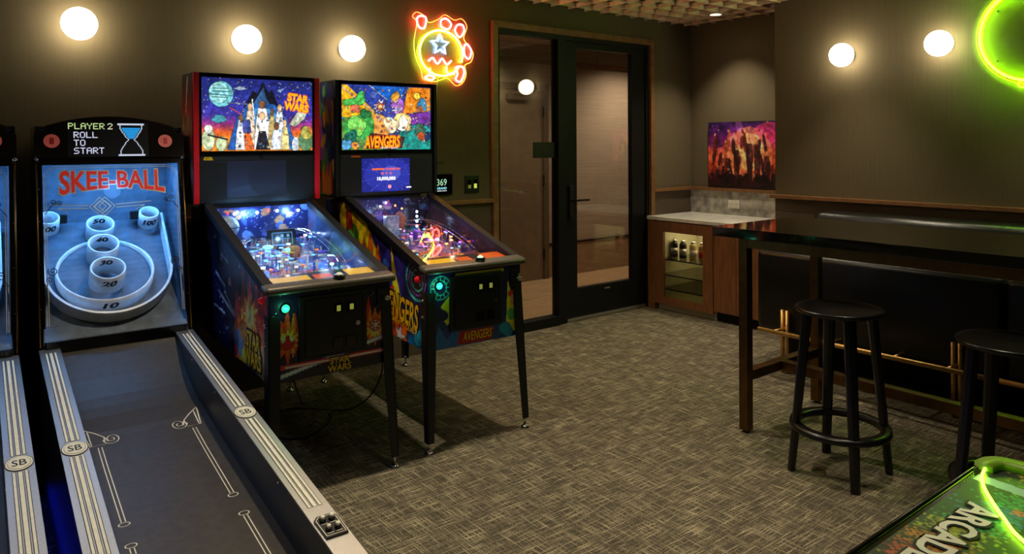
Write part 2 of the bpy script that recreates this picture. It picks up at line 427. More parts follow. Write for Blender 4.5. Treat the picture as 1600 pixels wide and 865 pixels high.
def trim_sheet(name, art, mask_pts, p00, p10, p01, material, parent):
    """sheet cut to a polygon in (u,v): faces outside are dropped"""
    o = sheet(name, art, p00, p10, p01, None, material, parent)
    u = (art.U[:-1, :-1]+art.U[1:, 1:])/2; v = (art.V[:-1, :-1]+art.V[1:, 1:])/2
    ins = np.zeros_like(u, bool); n = len(mask_pts); j = n-1
    for i in range(n):
        xi, yi = mask_pts[i]; xj, yj = mask_pts[j]
        ins ^= ((yi > v) != (yj > v)) & (u < (xj-xi)*(v-yi)/((yj-yi) or 1e-9)+xi); j = i
    bm = bmesh.new(); bm.from_mesh(o.data); bm.faces.ensure_lookup_table()
    bmesh.ops.delete(bm, geom=[bm.faces[i] for i in np.nonzero(~ins.ravel())[0]], context='FACES')
    bm.to_mesh(o.data); bm.free()
    return o
def copy_tree(o, parent=None):
    c = o.copy(); COL.objects.link(c); c.parent = parent
    for ch in list(o.children): copy_tree(ch, c)
    return c
def light(name, kind, loc, power, color, size=0.03, parent=None, spot=None, blend=0.5, direction=None):
    d = bpy.data.lights.new(name, kind); d.energy = power; d.color = color
    if kind == 'AREA': d.shape = 'RECTANGLE'; d.size, d.size_y = size
    else: d.shadow_soft_size = size
    if spot: d.spot_size = R(spot); d.spot_blend = blend
    o = bpy.data.objects.new(name, d); COL.objects.link(o); o.location = loc
    if direction is not None: o.rotation_euler = Vector(direction).to_track_quat('-Z', 'Y').to_euler()
    if parent is not None: o.parent = parent
    return o

# ================================================================== THE ROOM
X0, Y0, H = -7.2, -6.6, 2.95          # left wall, wall behind the camera, slab height
WCX, WCY = -0.44, -1.19               # right wall face and its free edge
RAIL = 1.086
DX0, DX1, DZ = -2.432, -0.566, 2.46   # door opening incl. casing
bm = NB(); bx(bm, X0-.1, 0.1, Y0-.1, 0.0, -0.06, 0.0)
struct(obj('floor', bm, 'carpet'), 'woven grey and beige carpet with a crosshatched thread pattern')
bm = NB(); bx(bm, X0-.1, DX0, 0, 0.12, 0, H); bx(bm, DX1, 0.1, 0, 0.12, 0, H); bx(bm, DX0, DX1, 0, 0.12, DZ, H)
struct(obj('wall_back', bm, 'wall'), 'taupe fabric wall with globe sconces and a glazed door')
bm = NB(); bx(bm, 0, 0.1, WCY-.05, 0, 0, H)
struct(obj('wall_nook', bm, 'wall'), 'taupe wall of the counter nook')
bm = NB(); bx(bm, WCX, 0.1, Y0-.1, WCY, 0, H)
struct(obj('wall_right', bm, 'wall'), 'brown wall above the leather banquette')
bm = NB(); bx(bm, X0-.1, X0, Y0, 0, 0, H); struct(obj('wall_left', bm, 'wall'), 'taupe wall beside the bowling lanes')
bm = NB(); bx(bm, X0, WCX, Y0-.1, Y0, 0, H); struct(obj('wall_front', bm, 'wall'), 'taupe wall behind the viewer')
# lower wall cladding and chair rails
bm = NB(); bx(bm, X0, DX0-.001, -0.006, 0.0, 0, RAIL-.03)
struct(obj('trim_1', bm, 'wain'), 'dark brown cladding below the chair rail')
bm = NB(); bx(bm, DX1+.001, 0, -0.006, 0.0, 0, RAIL-.03); struct(obj('trim_2', bm, 'wain'), 'brown cladding beside the counter')
bm = NB(); bx(bm, WCX-.006, WCX, Y0, WCY-.001, 0, RAIL-.03); struct(obj('trim_3', bm, 'wain'), 'brown cladding behind the table')
bm = NB(); bx(bm, X0, DX0-.001, -0.034, 0.0, RAIL-.03, RAIL, 0.003); struct(obj('trim_4', bm, 'trimwood'), 'oak chair rail behind the game machines')
bm = NB(); bx(bm, DX1+.001, 0, -0.034, 0.0, RAIL-.03, RAIL, 0.003); bx(bm, -0.034, 0, WCY, -.034, RAIL-.03, RAIL, 0.003)
struct(obj('trim_5', bm, 'trimwood'), 'oak chair rail around the nook')
bm = NB(); bx(bm, WCX-.04, WCX, Y0, WCY+.03, RAIL-.03, RAIL, 0.003); struct(obj('trim_6', bm, 'trimwood'), 'oak chair rail on the right wall')
# ceiling: dark slab with an egg crate lattice of wooden slats
bm = NB(); bx(bm, X0-.1, 0.1, Y0-.1, 1.9, H, H+.1)
ceil = struct(obj('ceiling', bm, 'void'), 'dark ceiling void above a wooden egg crate lattice')
PITCH, SD, ST = 0.19, 0.037, 0.006
bm = NB(); bx(bm, X0, 0.0, -ST/2, ST/2, CEIL_Z, CEIL_Z+SD); o = obj('lattice_slat', bm, 'lattice', ceil)
n = int((-Y0)/PITCH)
for i in range(n):
    c = o if i == 0 else o.copy()
    if i: COL.objects.link(c); c.parent = ceil
    c.location = (0, -0.10-i*PITCH, 0)
bm = NB(); bx(bm, -ST/2, ST/2, Y0, 0.0, CEIL_Z+.0005, CEIL_Z+SD-.0005); o = obj('lattice_slat', bm, 'lattice', ceil)
n = int((-X0)/PITCH)
for i in range(n):
    c = o if i == 0 else o.copy()
    if i: COL.objects.link(c); c.parent = ceil
    c.location = (-0.10-i*PITCH, 0, 0)
# downlights
dl_root = None
for i, (x, y, w, ang) in enumerate(DOWNLIGHTS):
    cx_ = -0.10-PITCH*(round((-0.10-x)/PITCH-.5)+.5); cy_ = -0.10-PITCH*(round((-0.10-y)/PITCH-.5)+.5)
    nook = i == 6
    t = thing('downlight', 'small round recessed downlight set in the lattice above the counter nook' if nook else 'round recessed downlight in the lattice over the open floor',
              'ceiling light', (cx_, cy_, CEIL_Z), 0, None if nook else 'recessed downlights over the floor')
    bm = NB(); lathe(bm, [(0.062, 0.0), (0.062, 0.10), (0.056, 0.10), (0.05, 0.012), (0.05, 0.0)], 24, close=True); obj('can', bm, 'white', t, True)
    bm = NB(); lathe(bm, [(0.001, 0.02), (0.0495, 0.02), (0.0495, 0.024), (0.001, 0.024)], 24); obj('lens', bm, 'lamp', t)
    light('downlight_lamp', 'SPOT', (0, 0, 0.012), w, WARM, 0.035, t, ang, 0.75, (0, 0, -1))

# ------------------------------------------------------------------ glazed door and side light
dr = struct(thing('door_1', '', ''), 'black framed glass door with a fixed glass side panel in an oak casing')
del dr['category']
bm = NB()
bx(bm, DX0, DX0+.05, -.03, .10, 0, DZ, .002); bx(bm, DX1-.05, DX1, -.03, .10, 0, DZ, .002); bx(bm, DX0+.05, DX1-.05, -.03, .10, DZ-.05, DZ, .002)
obj('casing', bm, 'trimwood', dr)
bm = NB()   # black frame: jambs, head, mullion, sill under the fixed pane
bx(bm, DX0+.05, DX0+.085, .0, .09, 0, DZ-.05); bx(bm, DX1-.085, DX1-.05, .0, .09, 0, DZ-.05)
bx(bm, DX0+.085, DX1-.085, .0, .09, DZ-.085, DZ-.05); bx(bm, -1.735, -1.65, .0, .09, 0, DZ-.085); bx(bm, DX0+.085, -1.735, -.012, .09, 0, .075)
obj('frame', bm, 'black', dr)
bm = NB(); bx(bm, DX0+.085, -1.735, .036, .044, .075, DZ-.085); obj('side_pane', bm, 'glass', dr)
lx0, lx1, lz1 = -1.645, -.655, DZ-.09
bm = NB(); bx(bm, lx0, -1.515, .015, .065, .012, lz1); bx(bm, -.826, lx1, .015, .065, .012, lz1)
bx(bm, -1.515, -.826, .015, .065, .012, .275); bx(bm, -1.515, -.826, .015, .065, 2.318, lz1)
leaf = obj('door_leaf', bm, 'black', dr)
bm = NB(); bx(bm, -1.515, -.826, .036, .044, .275, 2.318); obj('door_pane', bm, 'glass', leaf)
bm = NB(); bx(bm, -1.615, -1.57, -.004, .016, .87, 1.15, .003); obj('lock_plate', bm, 'blackplastic', leaf)
bm = NB(); cyl(bm, (-1.592, .0, 1.03), (-1.592, -.05, 1.03), .011); bx(bm, -1.60, -1.43, -.058, -.042, 1.02, 1.038, .004); obj('lever_handle', bm, 'blackplastic', leaf)
bm = NB(); bx(bm, lx0+.01, lx1-.01, .004, .014, .006, .03); obj('door_sweep', bm, 'steel', leaf)
bm = NB(); bx(bm, -1.19, -1.13, .006, .0145, .232, .243); obj('maker_plate', bm, 'steel', leaf)
pl = obj('glass_plaque', bx(NB(), -1.984, -1.757, .027, .034, 1.39, 1.52, .002), 'blackplastic', dr)

# ------------------------------------------------------------------ hall beyond the glass
HY = 1.7
bm = NB(); bx(bm, DX0-1.6, 3.0, HY, HY+.1, 0.385, H); struct(obj('wall_hall', bm, 'hallwall'), 'linen textured hall wall seen through the glass')
bm = NB(); bx(bm, DX0-1.6, 3.0, HY-.012, HY+.1, 0, .36); struct(obj('trim_7', bm, 'hallwood'), 'pale wood wainscot of the hall')
bm = NB(); bx(bm, DX0-1.6, 3.0, HY-.02, HY+.1, .36, .385); struct(obj('trim_8', bm, 'black'), 'dark strip above the hall wainscot')
bm = NB(); bx(bm, DX0-1.6, 3.0, HY-.05, HY, 2.40, 2.445); struct(obj('trim_9', bm, 'wood'), 'brown picture rail in the hall')
bm = NB(); bx(bm, 2.9, 3.0, .12, HY, 0, H); struct(obj('wall_hallend', bm, 'hallwall'), 'end wall of the hall')
bm = NB(); bx(bm, DX0-1.6, DX0-1.5, .12, HY, 0, H); struct(obj('wall_hallstart', bm, 'hallwall'), 'near end wall of the hall')
bm = NB(); bx(bm, DX0-1.6, 3.0, .12, HY, 2.62, 2.68); struct(obj('ceiling_hall', bm, 'hallwall'), 'pale hall ceiling')
bm = NB(); bx(bm, DX0-1.6, 3.0, 0.0, HY+.1, -.06, -.004); hf = struct(obj('floor_hall', bm, 'black'), 'pale wooden plank floor of the hall')
k = 0
protos = []
for v in range(3):
    bm = NB(); bx(bm, 0, 1.196, 0, .186, -.004, .002+.0006*v, .0012); protos.append(obj('plank', bm, 'plank', hf))
used = set()
for r_ in range(9):
    for q in range(4):
        v = (r_*2+q) % 3
        c = protos[v] if v not in used else protos[v].copy()
        if v in used: COL.objects.link(c); c.parent = hf
        used.add(v); c.location = (DX0-.9+q*1.2+(r_ % 3)*.41, .01+r_*.188, 0)
hd = struct(thing('door_2', '', ''), 'plain tan hall door with dark hinges and an overhead closer'); del hd['category']
bm = NB(); bx(bm, -1.52, -1.44, HY-.05, HY+.02, 0, 2.17); bx(bm, -.475, -.405, HY-.05, HY+.02, 0, 2.17); bx(bm, -1.44, -.475, HY-.05, HY+.02, 2.10, 2.17)
obj('door_frame', bm, 'hallframe', hd)
bm = NB(); bx(bm, -1.437, -.478, HY-.035, HY+.01, .006, 2.097); obj('door_leaf', bm, 'halldoor', hd)
for z in (.28, 1.1, 1.86):
    bm = NB(); cyl(bm, (-.476, HY-.045, z-.06), (-.476, HY-.045, z+.06), .012, seg=10); obj('hinge', bm, 'black', hd)
bm = NB(); bx(bm, -1.0, -.68, HY-.085, HY-.035, 1.985, 2.045, .006); obj('door_closer', bm, 'hallframe', hd)
bm = NB(); tube(bm, [(-.95, HY-.09, 2.055), (-.75, HY-.13, 2.075), (-.6, HY-.06, 2.105)], .009, 6); obj('closer_arm', bm, 'steel', hd)
for (x, y, w) in ((0.75, 1.05, 100), (-1.35, .95, 44)):
    t = thing('hall_downlight', 'small recessed downlight in the hall ceiling beyond the glass door', 'ceiling light', (x, y, 2.62), 0, 'hall downlights')
    bm = NB(); lathe(bm, [(0.055, -.004), (0.055, 0.0), (.045, 0.0), (.045, -.004)], 20, close=True); obj('trim_ring', bm, 'white', t)
    bm = NB(); lathe(bm, [(.001, -.002), (.0445, -.002), (.0445, -.0005), (.001, -.0005)], 20); obj('lens', bm, 'lamp', t)
    light('hall_lamp', 'SPOT', (0, 0, -.02), w, (1, .85, .68), .04, t, 150, .8, (0, 0, -1))

# ------------------------------------------------------------------ wall globes
def sconce(loc, nrm, label):
    t = thing('globe_sconce', label, 'wall light', loc, 0, 'opal globe sconces')
    n = Vector(nrm)
    bm = NB(); cyl(bm, (0, 0, 0), n*.022, .055, seg=32); obj('backplate', bm, 'bronze', t, False)
    bm = NB(); cyl(bm, n*.02, n*.04, .048, .052, seg=32); obj('collar', bm, 'black', t, True)
    bm = NB(); sph(bm, n*.098, .086, 32, 20); obj('globe', bm, 'globe', t, True)
    return t
sconce((-5.215, 0, 2.152), (0, -1, 0), 'glowing opal globe sconce on the wall above the score display')
sconce((-4.336, 0, 2.143), (0, -1, 0), 'glowing opal globe sconce above the red trimmed pinball machine')
sconce((-3.645, 0, 2.140), (0, -1, 0), 'glowing opal globe sconce between the pinball machines and the multicolour neon sign')
sconce((WCX, -1.80, 2.15), (-1, 0, 0), 'glowing opal globe sconce beside the free edge of the brown wall')
sconce((WCX, -2.47, 2.162), (-1, 0, 0), 'glowing opal globe sconce next to the lime neon ring')

# ================================================================== NOOK: counter, fridge, cabinet, splashback
CZ = 0.84; CXF = -0.66
bm = NB(); bx(bm, CXF, -.001, WCY+.001, -.008, CZ-.03, CZ, .002)
tag(obj('countertop', bm, 'marble'), 'white quartz countertop over the wine fridge in the nook', 'countertop')
bm = NB(); bx(bm, -.018, -.001, WCY+.001, -.008, CZ+.001, RAIL-.031)
tag(obj('splashback', bm, 'greymarble'), 'grey veined marble splashback behind the white counter', 'splashback')
t = thing('wall_outlet', 'white double socket on the grey marble splashback', 'outlet', (-.018, -.50, .94))
bm = NB(); bx(bm, -.007, 0, -.06, .06, -.037, .037, .002); obj('face_plate', bm, 'white', t)
for s in (-1, 1):
    bm = NB(); bx(bm, -.010, -.006, s*.028-.019, s*.028+.019, -.024, .024, .002); sk = obj('socket', bm, 'cream', t)
    for q in (-1, 1):
        bm = NB(); bx(bm, -.0108, -.0095, s*.028+q*.008-.0015, s*.028+q*.008+.0015, -.009, .009); obj('slot', bm, 'ink', sk)
# fridge
FY0, FY1 = -.73, -.095
t = thing('wine_fridge', 'walnut framed glass door fridge under the counter', 'fridge', (0, 0, 0))
bm = NB()
bx(bm, -.62, -.05, FY0, FY0+.02, .07, CZ-.035); bx(bm, -.62, -.05, FY1-.02, FY1, .07, CZ-.035); bx(bm, -.07, -.05, FY0+.02, FY1-.02, .07, CZ-.035)
bx(bm, -.62, -.07, FY0+.02, FY1-.02, .07, .10); bx(bm, -.62, -.07, FY0+.02, FY1-.02, .75, CZ-.035); bx(bm, -.60, -.05, FY0, FY1, 0, .07)
obj('liner', bm, 'fridge_in', t)
bm = NB(); bx(bm, -.655, -.625, FY0, -.63, .06, .80); bx(bm, -.655, -.625, -.195, FY1, .06, .80)
bx(bm, -.655, -.625, -.63, -.195, .06, .125); bx(bm, -.655, -.625, -.63, -.195, .71, .80)
d = obj('door', bm, 'wood', t)
bm = NB(); bx(bm, -.643, -.637, -.63, -.195, .125, .71); obj('door_glass', bm, 'fridgeglass', d)
for z in (.458, .318, .19):
    bm = NB(); bx(bm, -.60, -.072, FY0+.021, FY1-.021, z-.006, z); obj('shelf', bm, 'fridgeglass', t)
    bm = NB(); bx(bm, -.606, -.60, FY0+.021, FY1-.021, z-.009, z+.001); obj('shelf_edge', bm, 'black', t)
bm = NB(); bx(bm, -.5, -.12, FY0+.1, FY1-.1, .742, .7495); obj('light_strip', bm, mat('fridge_lamp', (255, 250, 230), .5, em=(255, 240, 200), es=5.0, noise=.01), t)
# bottles inside
for i, (y, c, w, lb) in enumerate(((-.155, (20, 18, 20), 'ink', 'dark beverage can at the hinge end of the fridge shelf'), (-.255, (24, 20, 20), 'ink', 'dark beverage can beside the pale bottle in the fridge'),
                      (-.37, (190, 170, 110), 'cream', 'pale bottle standing between the dark cans in the fridge'), (-.47, (196, 150, 100), 'redprint', 'amber bottle with red band near the fridge door stile'))):
    b = thing('beverage_bottle', lb, 'bottle', (-.45, y, .459), 0, 'drinks on the top fridge shelf')
    bm = NB(); lathe(bm, [(.001, 0), (.031, 0), (.033, .006), (.033, .115), (.028, .135), (.022, .142), (.001, .142)], 20)
    obj('body', bm, mat('bottle_body', c, .25, noise=.08), b, True)
    bm = NB(); lathe(bm, [(.001, .1425), (.021, .1425), (.022, .152), (.019, .162), (.001, .162)], 16); obj('cap', bm, 'chrome', b, True)
    bm = NB(); lathe(bm, [(.0333, .03), (.0338, .03), (.0338, .085), (.0333, .085)], 20, close=True); obj('label_band', bm, 'steel' if w == 'ink' else w, b, True)
# walnut cabinet to the right of the fridge
t = thing('base_cabinet', 'walnut base cabinet between the fridge and the brown wall', 'cabinet', (0, 0, 0))
bm = NB(); bx(bm, -.628, -.03, WCY+.005, FY0-.006, .10, CZ-.035); obj('carcass', bm, 'blacksat', t)
for y0, y1 in ((-.955, FY0-.007), (WCY+.006, -.959)):
    bm = NB(); bx(bm, -.65, -.629, y0, y1, .085, CZ-.036, .0015); obj('door', bm, 'wood', t)
bm = NB(); bx(bm, -.60, -.05, WCY+.005, FY0-.006, 0, .099); obj('toe_kick', bm, 'black', t)
bm = NB(); bx(bm, -.65, -.03, FY1+.003, -.012, 0, CZ-.033); tag(obj('filler_panel', bm, 'wood'), 'narrow walnut filler panel between the door casing and the fridge', 'panel')
# poster: abstract warm colour field with dark upright shapes
A = Art(170, 150)
A.vgrad([(0, (24, 10, 16)), (.18, (70, 22, 30)), (.35, (190, 66, 34)), (.55, (226, 90, 70)), (.72, (196, 44, 120)), (.88, (92, 30, 120)), (1, (40, 20, 70))])
A.ell(.60, .52, .34, .40, (250, 150, 90), 0, .55); A.ell(.62, .55, .2, .28, (255, 206, 140), 0, .6)
A.ell(.12, .8, .2, .2, (40, 16, 70), 0, .7); A.ell(.9, .86, .2, .12, (230, 50, 90), 0, .5); A.ell(.47, .95, .05, .1, (150, 90, 170), .3, .5)
for i in range(26):
    x = .1+.86*((i*.381) % 1); y = .22+.5*rng.random(); h_ = .09+.12*rng.random()
    A.ell(x, y, .02+.012*rng.random(), h_, [(40, 18, 26), (110, 40, 34), (26, 12, 30), (150, 70, 50)][i % 4], rng.random()*.5-.25, .85)
    A.ell(x+.006, y+h_*.9, .014, .022, (214, 140, 100), 0, .7)
for x, h_ in ((.43, .3), (.62, .36), (.73, .35), (.86, .24), (.3, .22)):
    A.poly([(x-.03, .04), (x-.045, .45*h_/.3), (x-.035, .1+h_*1.6), (x+.035, .1+h_*1.6), (x+.05, .45*h_/.3), (x+.035, .04)], (44, 20, 26), .85); A.ell(x, .15+h_*1.6, .018, .035, (206, 130, 96))
A.shade(.4, 14); A.a = np.clip(A.a*1.2, 0, 255); A.daubs(70, [(255, 170, 90), (236, 90, 60), (60, 20, 40), (190, 60, 110)], r=(.006, .02), al=.6); A.daubs(50, [(20, 8, 12), (50, 16, 20)], (0, 1, 0, .2), (.02, .06), .8)
t = thing('canvas_print', 'frameless canvas print in purple, pink and orange above the splashback', 'picture', (0, 0, 0))
bm = NB(); bx(bm, -.03, -.002, -.95, -.225, RAIL+.002, 1.70); obj('canvas', bm, 'ink', t)
sheet('printed_face', A, (-.031, -.226, RAIL+.004), (-.031, -.949, RAIL+.004), (-.031, -.226, 1.698), None, 'poster', t)

# ================================================================== BAR TABLE, FOOT RAIL, BANQUETTE, STOOLS
TX0, TX1, TY0, TY1, TZ = -2.56, -1.765, -4.55, -2.145, 1.06
t = thing('bar_table', 'long black stone bar table on a bronze square tube frame', 'table', (0, 0, 0))
bm = NB(); bx(bm, TX0, TX1, TY0, TY1, TZ-.05, TZ, .003); obj('tabletop', bm, 'tabletop', t)
S = .05
LX0, LX1, LY0, LY1 = TX0+.03, -1.785, TY0+.14, TY1-.14
for x in (LX0, LX1-S):
    for y in (LY0, LY1-S):
        bm = NB(); bx(bm, x, x+S, y, y+S, 0.012, TZ-.0505, .002); lg = obj('leg', bm, 'bronze', t)
        bm = NB(); cyl(bm, (x+S/2, y+S/2, 0), (x+S/2, y+S/2, .013), .016); obj('glide', bm, 'black', lg)
for y in (LY0, LY1-S):
    bm = NB(); bx(bm, LX0+S, LX1-S, y, y+S, TZ-.10, TZ-.051, .002); obj('apron_rail', bm, 'bronze', t)
    bm = NB(); bx(bm, LX0+S, LX1-S, y, y+S, .27, .32, .002); obj('stretcher', bm, 'bronze', t)
for x in (LX0, LX1-S):
    bm = NB(); bx(bm, x, x+S, LY0+S, LY1-S, TZ-.10, TZ-.051, .002); obj('apron_rail', bm, 'bronze', t)
bm = NB(); bx(bm, -2.215, -2.165, LY0+S, LY1-S, .27, .32, .002); obj('long_stretcher', bm, 'bronze', t)
t = thing('foot_rail', 'brass foot rail on paired posts in front of the black banquette', 'foot rail', (0, 0, 0))
bm = NB(); tube(bm, [(-1.593, -1.785, .291), (-1.593, -3.10, .291)], .0135, 16); obj('rail', bm, 'brass', t, True)
bm = NB(); tube(bm, [(-1.593, -3.102, .291), (-1.593, -4.6, .291)], .0135, 16); obj('rail', bm, 'brass', t, True)
for y in (-1.89, -2.92, -3.95):
    for dy in (-.017, .017):
        bm = NB(); cyl(bm, (-1.455, y+dy, 0), (-1.455, y+dy, .409), .0125, seg=16); obj('post', bm, 'brass', t, True)
for y in (-1.89, -2.263, -2.64, -2.92, -3.3, -3.7, -4.2):
    bm = NB(); cyl(bm, (-1.593, y, .291), (-1.444, y, .291), .009, seg=12); obj('arm', bm, 'brass', t, True)
# banquette: tall padded bar-height bench in cushioned lengths on a recessed plinth
BX = -1.425
def banq(y0, y1, label):
    t = thing('banquette_unit', label, 'bench', (0, 0, 0))
    bm = NB(); bx(bm, BX, WCX-.012, y0, y1, .245, .785, .04); o = obj('cushion', bm, 'leather', t, True)
    bm = NB(); bx(bm, -.74, WCX-.012, y0, y1, .70, .995, .075); obj('backrest', bm, 'leather', t, True)
    bm = NB(); bx(bm, BX+.35, WCX-.012, y0+.05, y1-.01, 0, .246); obj('plinth', bm, 'black', t)
    return t
banq(-3.135, -1.66, 'black leather banquette section with rounded top behind the foot rail, nearest the counter nook')
banq(-4.62, -3.139, 'black leather banquette section joining on under the lime neon ring')
t = thing('banquette_socket', 'tiny chrome socket plate set in the black leather bench', 'outlet', (0, 0, 0))
bm = NB(); bx(bm, BX-.004, BX+.002, -2.45, -2.38, .40, .44, .001); obj('plate', bm, 'blackgloss', t)
for y in (-2.435, -2.415, -2.395):
    bm = NB(); sph(bm, (BX-.004, y, .415), .004, 8, 6); obj('contact', bm, 'chrome', t)

def stool(loc, label):
    t = thing('bar_stool', label, 'stool', loc, 0, 'black wooden bar stools')
    bm = NB(); lathe(bm, [(.001, .722), (.155, .722), (.183, .730), (.190, .742), (.186, .750), (.17, .747), (.001, .741)], 48); obj('seat', bm, 'stool', t, True)
    for sx in (-1, 1):
        for sy in (-1, 1):
            bm = NB()
            a = Vector((sx*.154, sy*.150, 0)); b = Vector((sx*.100, sy*.100, .724)); d_ = (b-a)
            ang = math.atan2(sy, sx)
            n1 = Vector((math.cos(ang), math.sin(ang), 0)); n2 = Vector((-n1.y, n1.x, 0))
            def sec(p, w, th):
                return [p + n1*th*math.cos(q)*1.0 + n2*w*math.sin(q) for q in [PI/8+PI/4*i for i in range(8)]]
            S0, S1, S2 = sec(a, .021, .017), sec(a+d_*.5, .025, .020), sec(b, .028, .023)
            V0 = [[bm.verts.new(p) for p in S] for S in (S0, S1, S2)]
            for i in range(2):
                for k in range(8): bm.faces.new((V0[i][k], V0[i][(k+1) % 8], V0[i+1][(k+1) % 8], V0[i+1][k]))
            bm.faces.new(list(reversed(V0[0]))); bm.faces.new(V0[2])
            obj('leg', bm, 'stool', t)
    bm = NB(); lathe(bm, [(.170, .196), (.214, .196), (.217, .203), (.214, .222), (.170, .222), (.167, .214)], 56, close=True); obj('foot_ring', bm, 'stool', t, True)
    return t
stool((-2.583, -2.856, 0), 'black wooden bar stool with round seat standing near the table leg')
stool((-2.63, -3.56, 0), 'black wooden bar stool standing beside the glowing air hockey table')

# ================================================================== WALL A SMALL THINGS
t = thing('room_sign', 'small black lit room sign reading 369 GRAND by the pinball machine', 'sign', (0, 0, 0))
bm = NB(); bx(bm, -3.0, -2.805, -.02, -.001, 1.135, 1.287, .002); obj('panel', bm, 'blackgloss', t)
Mx = lambda x, z, y=-.0205: frame((x, y, z), (1, 0, 0), (0, 0, 1))
lettering('369', .085, .048, Mx(-2.90, 1.228), 'em_mint', t)
lettering('GRAND', .085, .017, Mx(-2.90, 1.184), 'em_cyan', t, bold=.03)
bm = NB(); bx(bm, -2.9425, -2.90, -.0212, -.0205, 1.163, 1.167); bx(bm, -2.895, -2.8575, -.0212, -.0205, 1.163, 1.167); obj('small_print_line', bm, 'em_white', t)
t = thing('switch_plate', 'black square double switch plate between the room sign and the door', 'switch', (-2.62, -.001, 1.203))
bm = NB(); bx(bm, -.064, .064, -.009, 0, -.066, .066, .002); obj('plate', bm, 'blackplastic', t)
for s, m_ in ((-1, 'blackgloss'), (1, 'blackgloss')):
    bm = NB(); bx(bm, s*.027-.017, s*.027+.017, -.012, -.0085, -.035, .035, .001); rk = obj('rocker', bm, m_, t)
    bm = NB(); bx(bm, s*.027-.013, s*.027+.013, -.0135, -.0115, -.03, .004 if s > 0 else -.004, .0006); obj('indicator', bm, mat('switch_lamp', (190, 200, 90), .4, em=(206, 220, 96), es=.8 if s > 0 else .08, noise=.01), rk)
t = thing('thermostat', 'plain beige wall plate above the room sign', 'wall plate', (-2.925, -.001, 1.432))
bm = NB(); bx(bm, -.052, .052, -.014, 0, -.062, .062, .004); obj('cover', bm, 'wall', t)
bm = NB(); bx(bm, -.05, .05, -.0155, -.0135, -.058, -.052, .0005); obj('vent', bm, 'wain', t)

# neon: a generic glowing wall piece (yellow ring, pink loops, blue tubes) on a clear acrylic back
def P3(u, v, y=-.034): return (-2.905+u, y, 2.175+v)
t = thing('neon_sign', 'multicolour neon wall sign with a yellow ring and pink loops', 'neon sign', (0, 0, 0))
outl = spline([P3(a*1.0, b, -.022) for a, b in ((-.20, .20), (-.235, .24), (-.20, .275), (-.14, .255), (-.10, .21), (-.02, .24), (.04, .28), (.12, .25), (.19, .265), (.235, .21), (.205, .13), (.225, .09), (.29, .02), (.27, -.05), (.215, -.08), (.225, -.15), (.19, -.215), (.13, -.235), (.06, -.185), (.0, -.20), (-.06, -.215), (-.15, -.20), (-.165, -.14), (-.21, -.05), (-.225, .06))], 4, True)
bm = NB(); tube(bm, outl, .0035, 6, True); obj('outline_edge', bm, mat('edge_lit', (255, 210, 120), .3, em=(250, 190, 90), es=1.1, noise=.01), t, True)
bm = NB(); prism(bm, outl, (0, .005, 0)); obj('acrylic_back', bm, 'acrylic', t)
ring = [P3(.185*math.cos(a), -.005+.165*math.sin(a)) for a in np.linspace(R(-20), R(325), 56)]
bm = NB(); tube(bm, ring, .006, 8); obj('yellow_tube', bm, 'n_yellow', t, True)
def loop(pts, m_, name, closed=True):
    bm = NB(); tube(bm, spline([P3(*p) for p in pts], 6, closed), .0065, 8, closed); obj(name, bm, m_, t, True)
loop([(-.19, .17), (-.205, .225), (-.17, .25), (-.13, .235), (-.145, .165)], 'n_pink', 'pink_tube')
loop([(.0, .19), (.0, .235), (.045, .25), (.085, .215), (.06, .175)], 'n_pink', 'pink_tube')
loop([(.12, .17), (.145, .215), (.19, .215), (.20, .17), (.16, .125)], 'n_pink', 'pink_tube')
loop([(.20, .05), (.225, .08), (.265, .03), (.245, -.03), (.205, -.005)], 'n_pink', 'pink_tube')
loop([(.13, -.10), (.185, -.095), (.20, -.14), (.165, -.205), (.125, -.19), (.14, -.15)], 'n_pink', 'pink_tube')
loop([(-.14, -.19), (-.10, -.172), (-.06, -.185), (-.09, -.205)], 'n_pink', 'pink_tube')
star = [((.075 if k % 2 == 0 else .034)*math.sin(k*PI/5)-.01, (.075 if k % 2 == 0 else .034)*math.cos(k*PI/5)+.055) for k in range(10)]
bm = NB(); tube(bm, [P3(*p) for p in star], .0065, 8, True); obj('blue_tube', bm, 'n_blue', t, True)
loop([(-.11, -.07), (-.075, -.045), (-.035, -.085), (.005, -.045), (.045, -.085), (.085, -.055)], 'n_pink', 'pink_tube', False)
loop([(-.10, -.165), (-.10, -.12)], 'n_yellow', 'yellow_tube', False)
loop([(.04, -.10), (.05, -.145), (.11, -.15)], 'n_yellow', 'yellow_tube', False)
for a, b in ((-.19, .04), (.18, .10), (-.05, -.19)):
    bm = NB(); cyl(bm, P3(a, b, -.022), P3(a, b, 0), .006, seg=10); obj('standoff', bm, 'chrome', t)
bm = NB(); tube(bm, [P3(.01, -.165, -.03), P3(-.02, -.19, -.012), P3(-.025, -.28, -.006), P3(-.03, -.55, -.006)], .002, 6); obj('power_lead', bm, 'white', t, True)

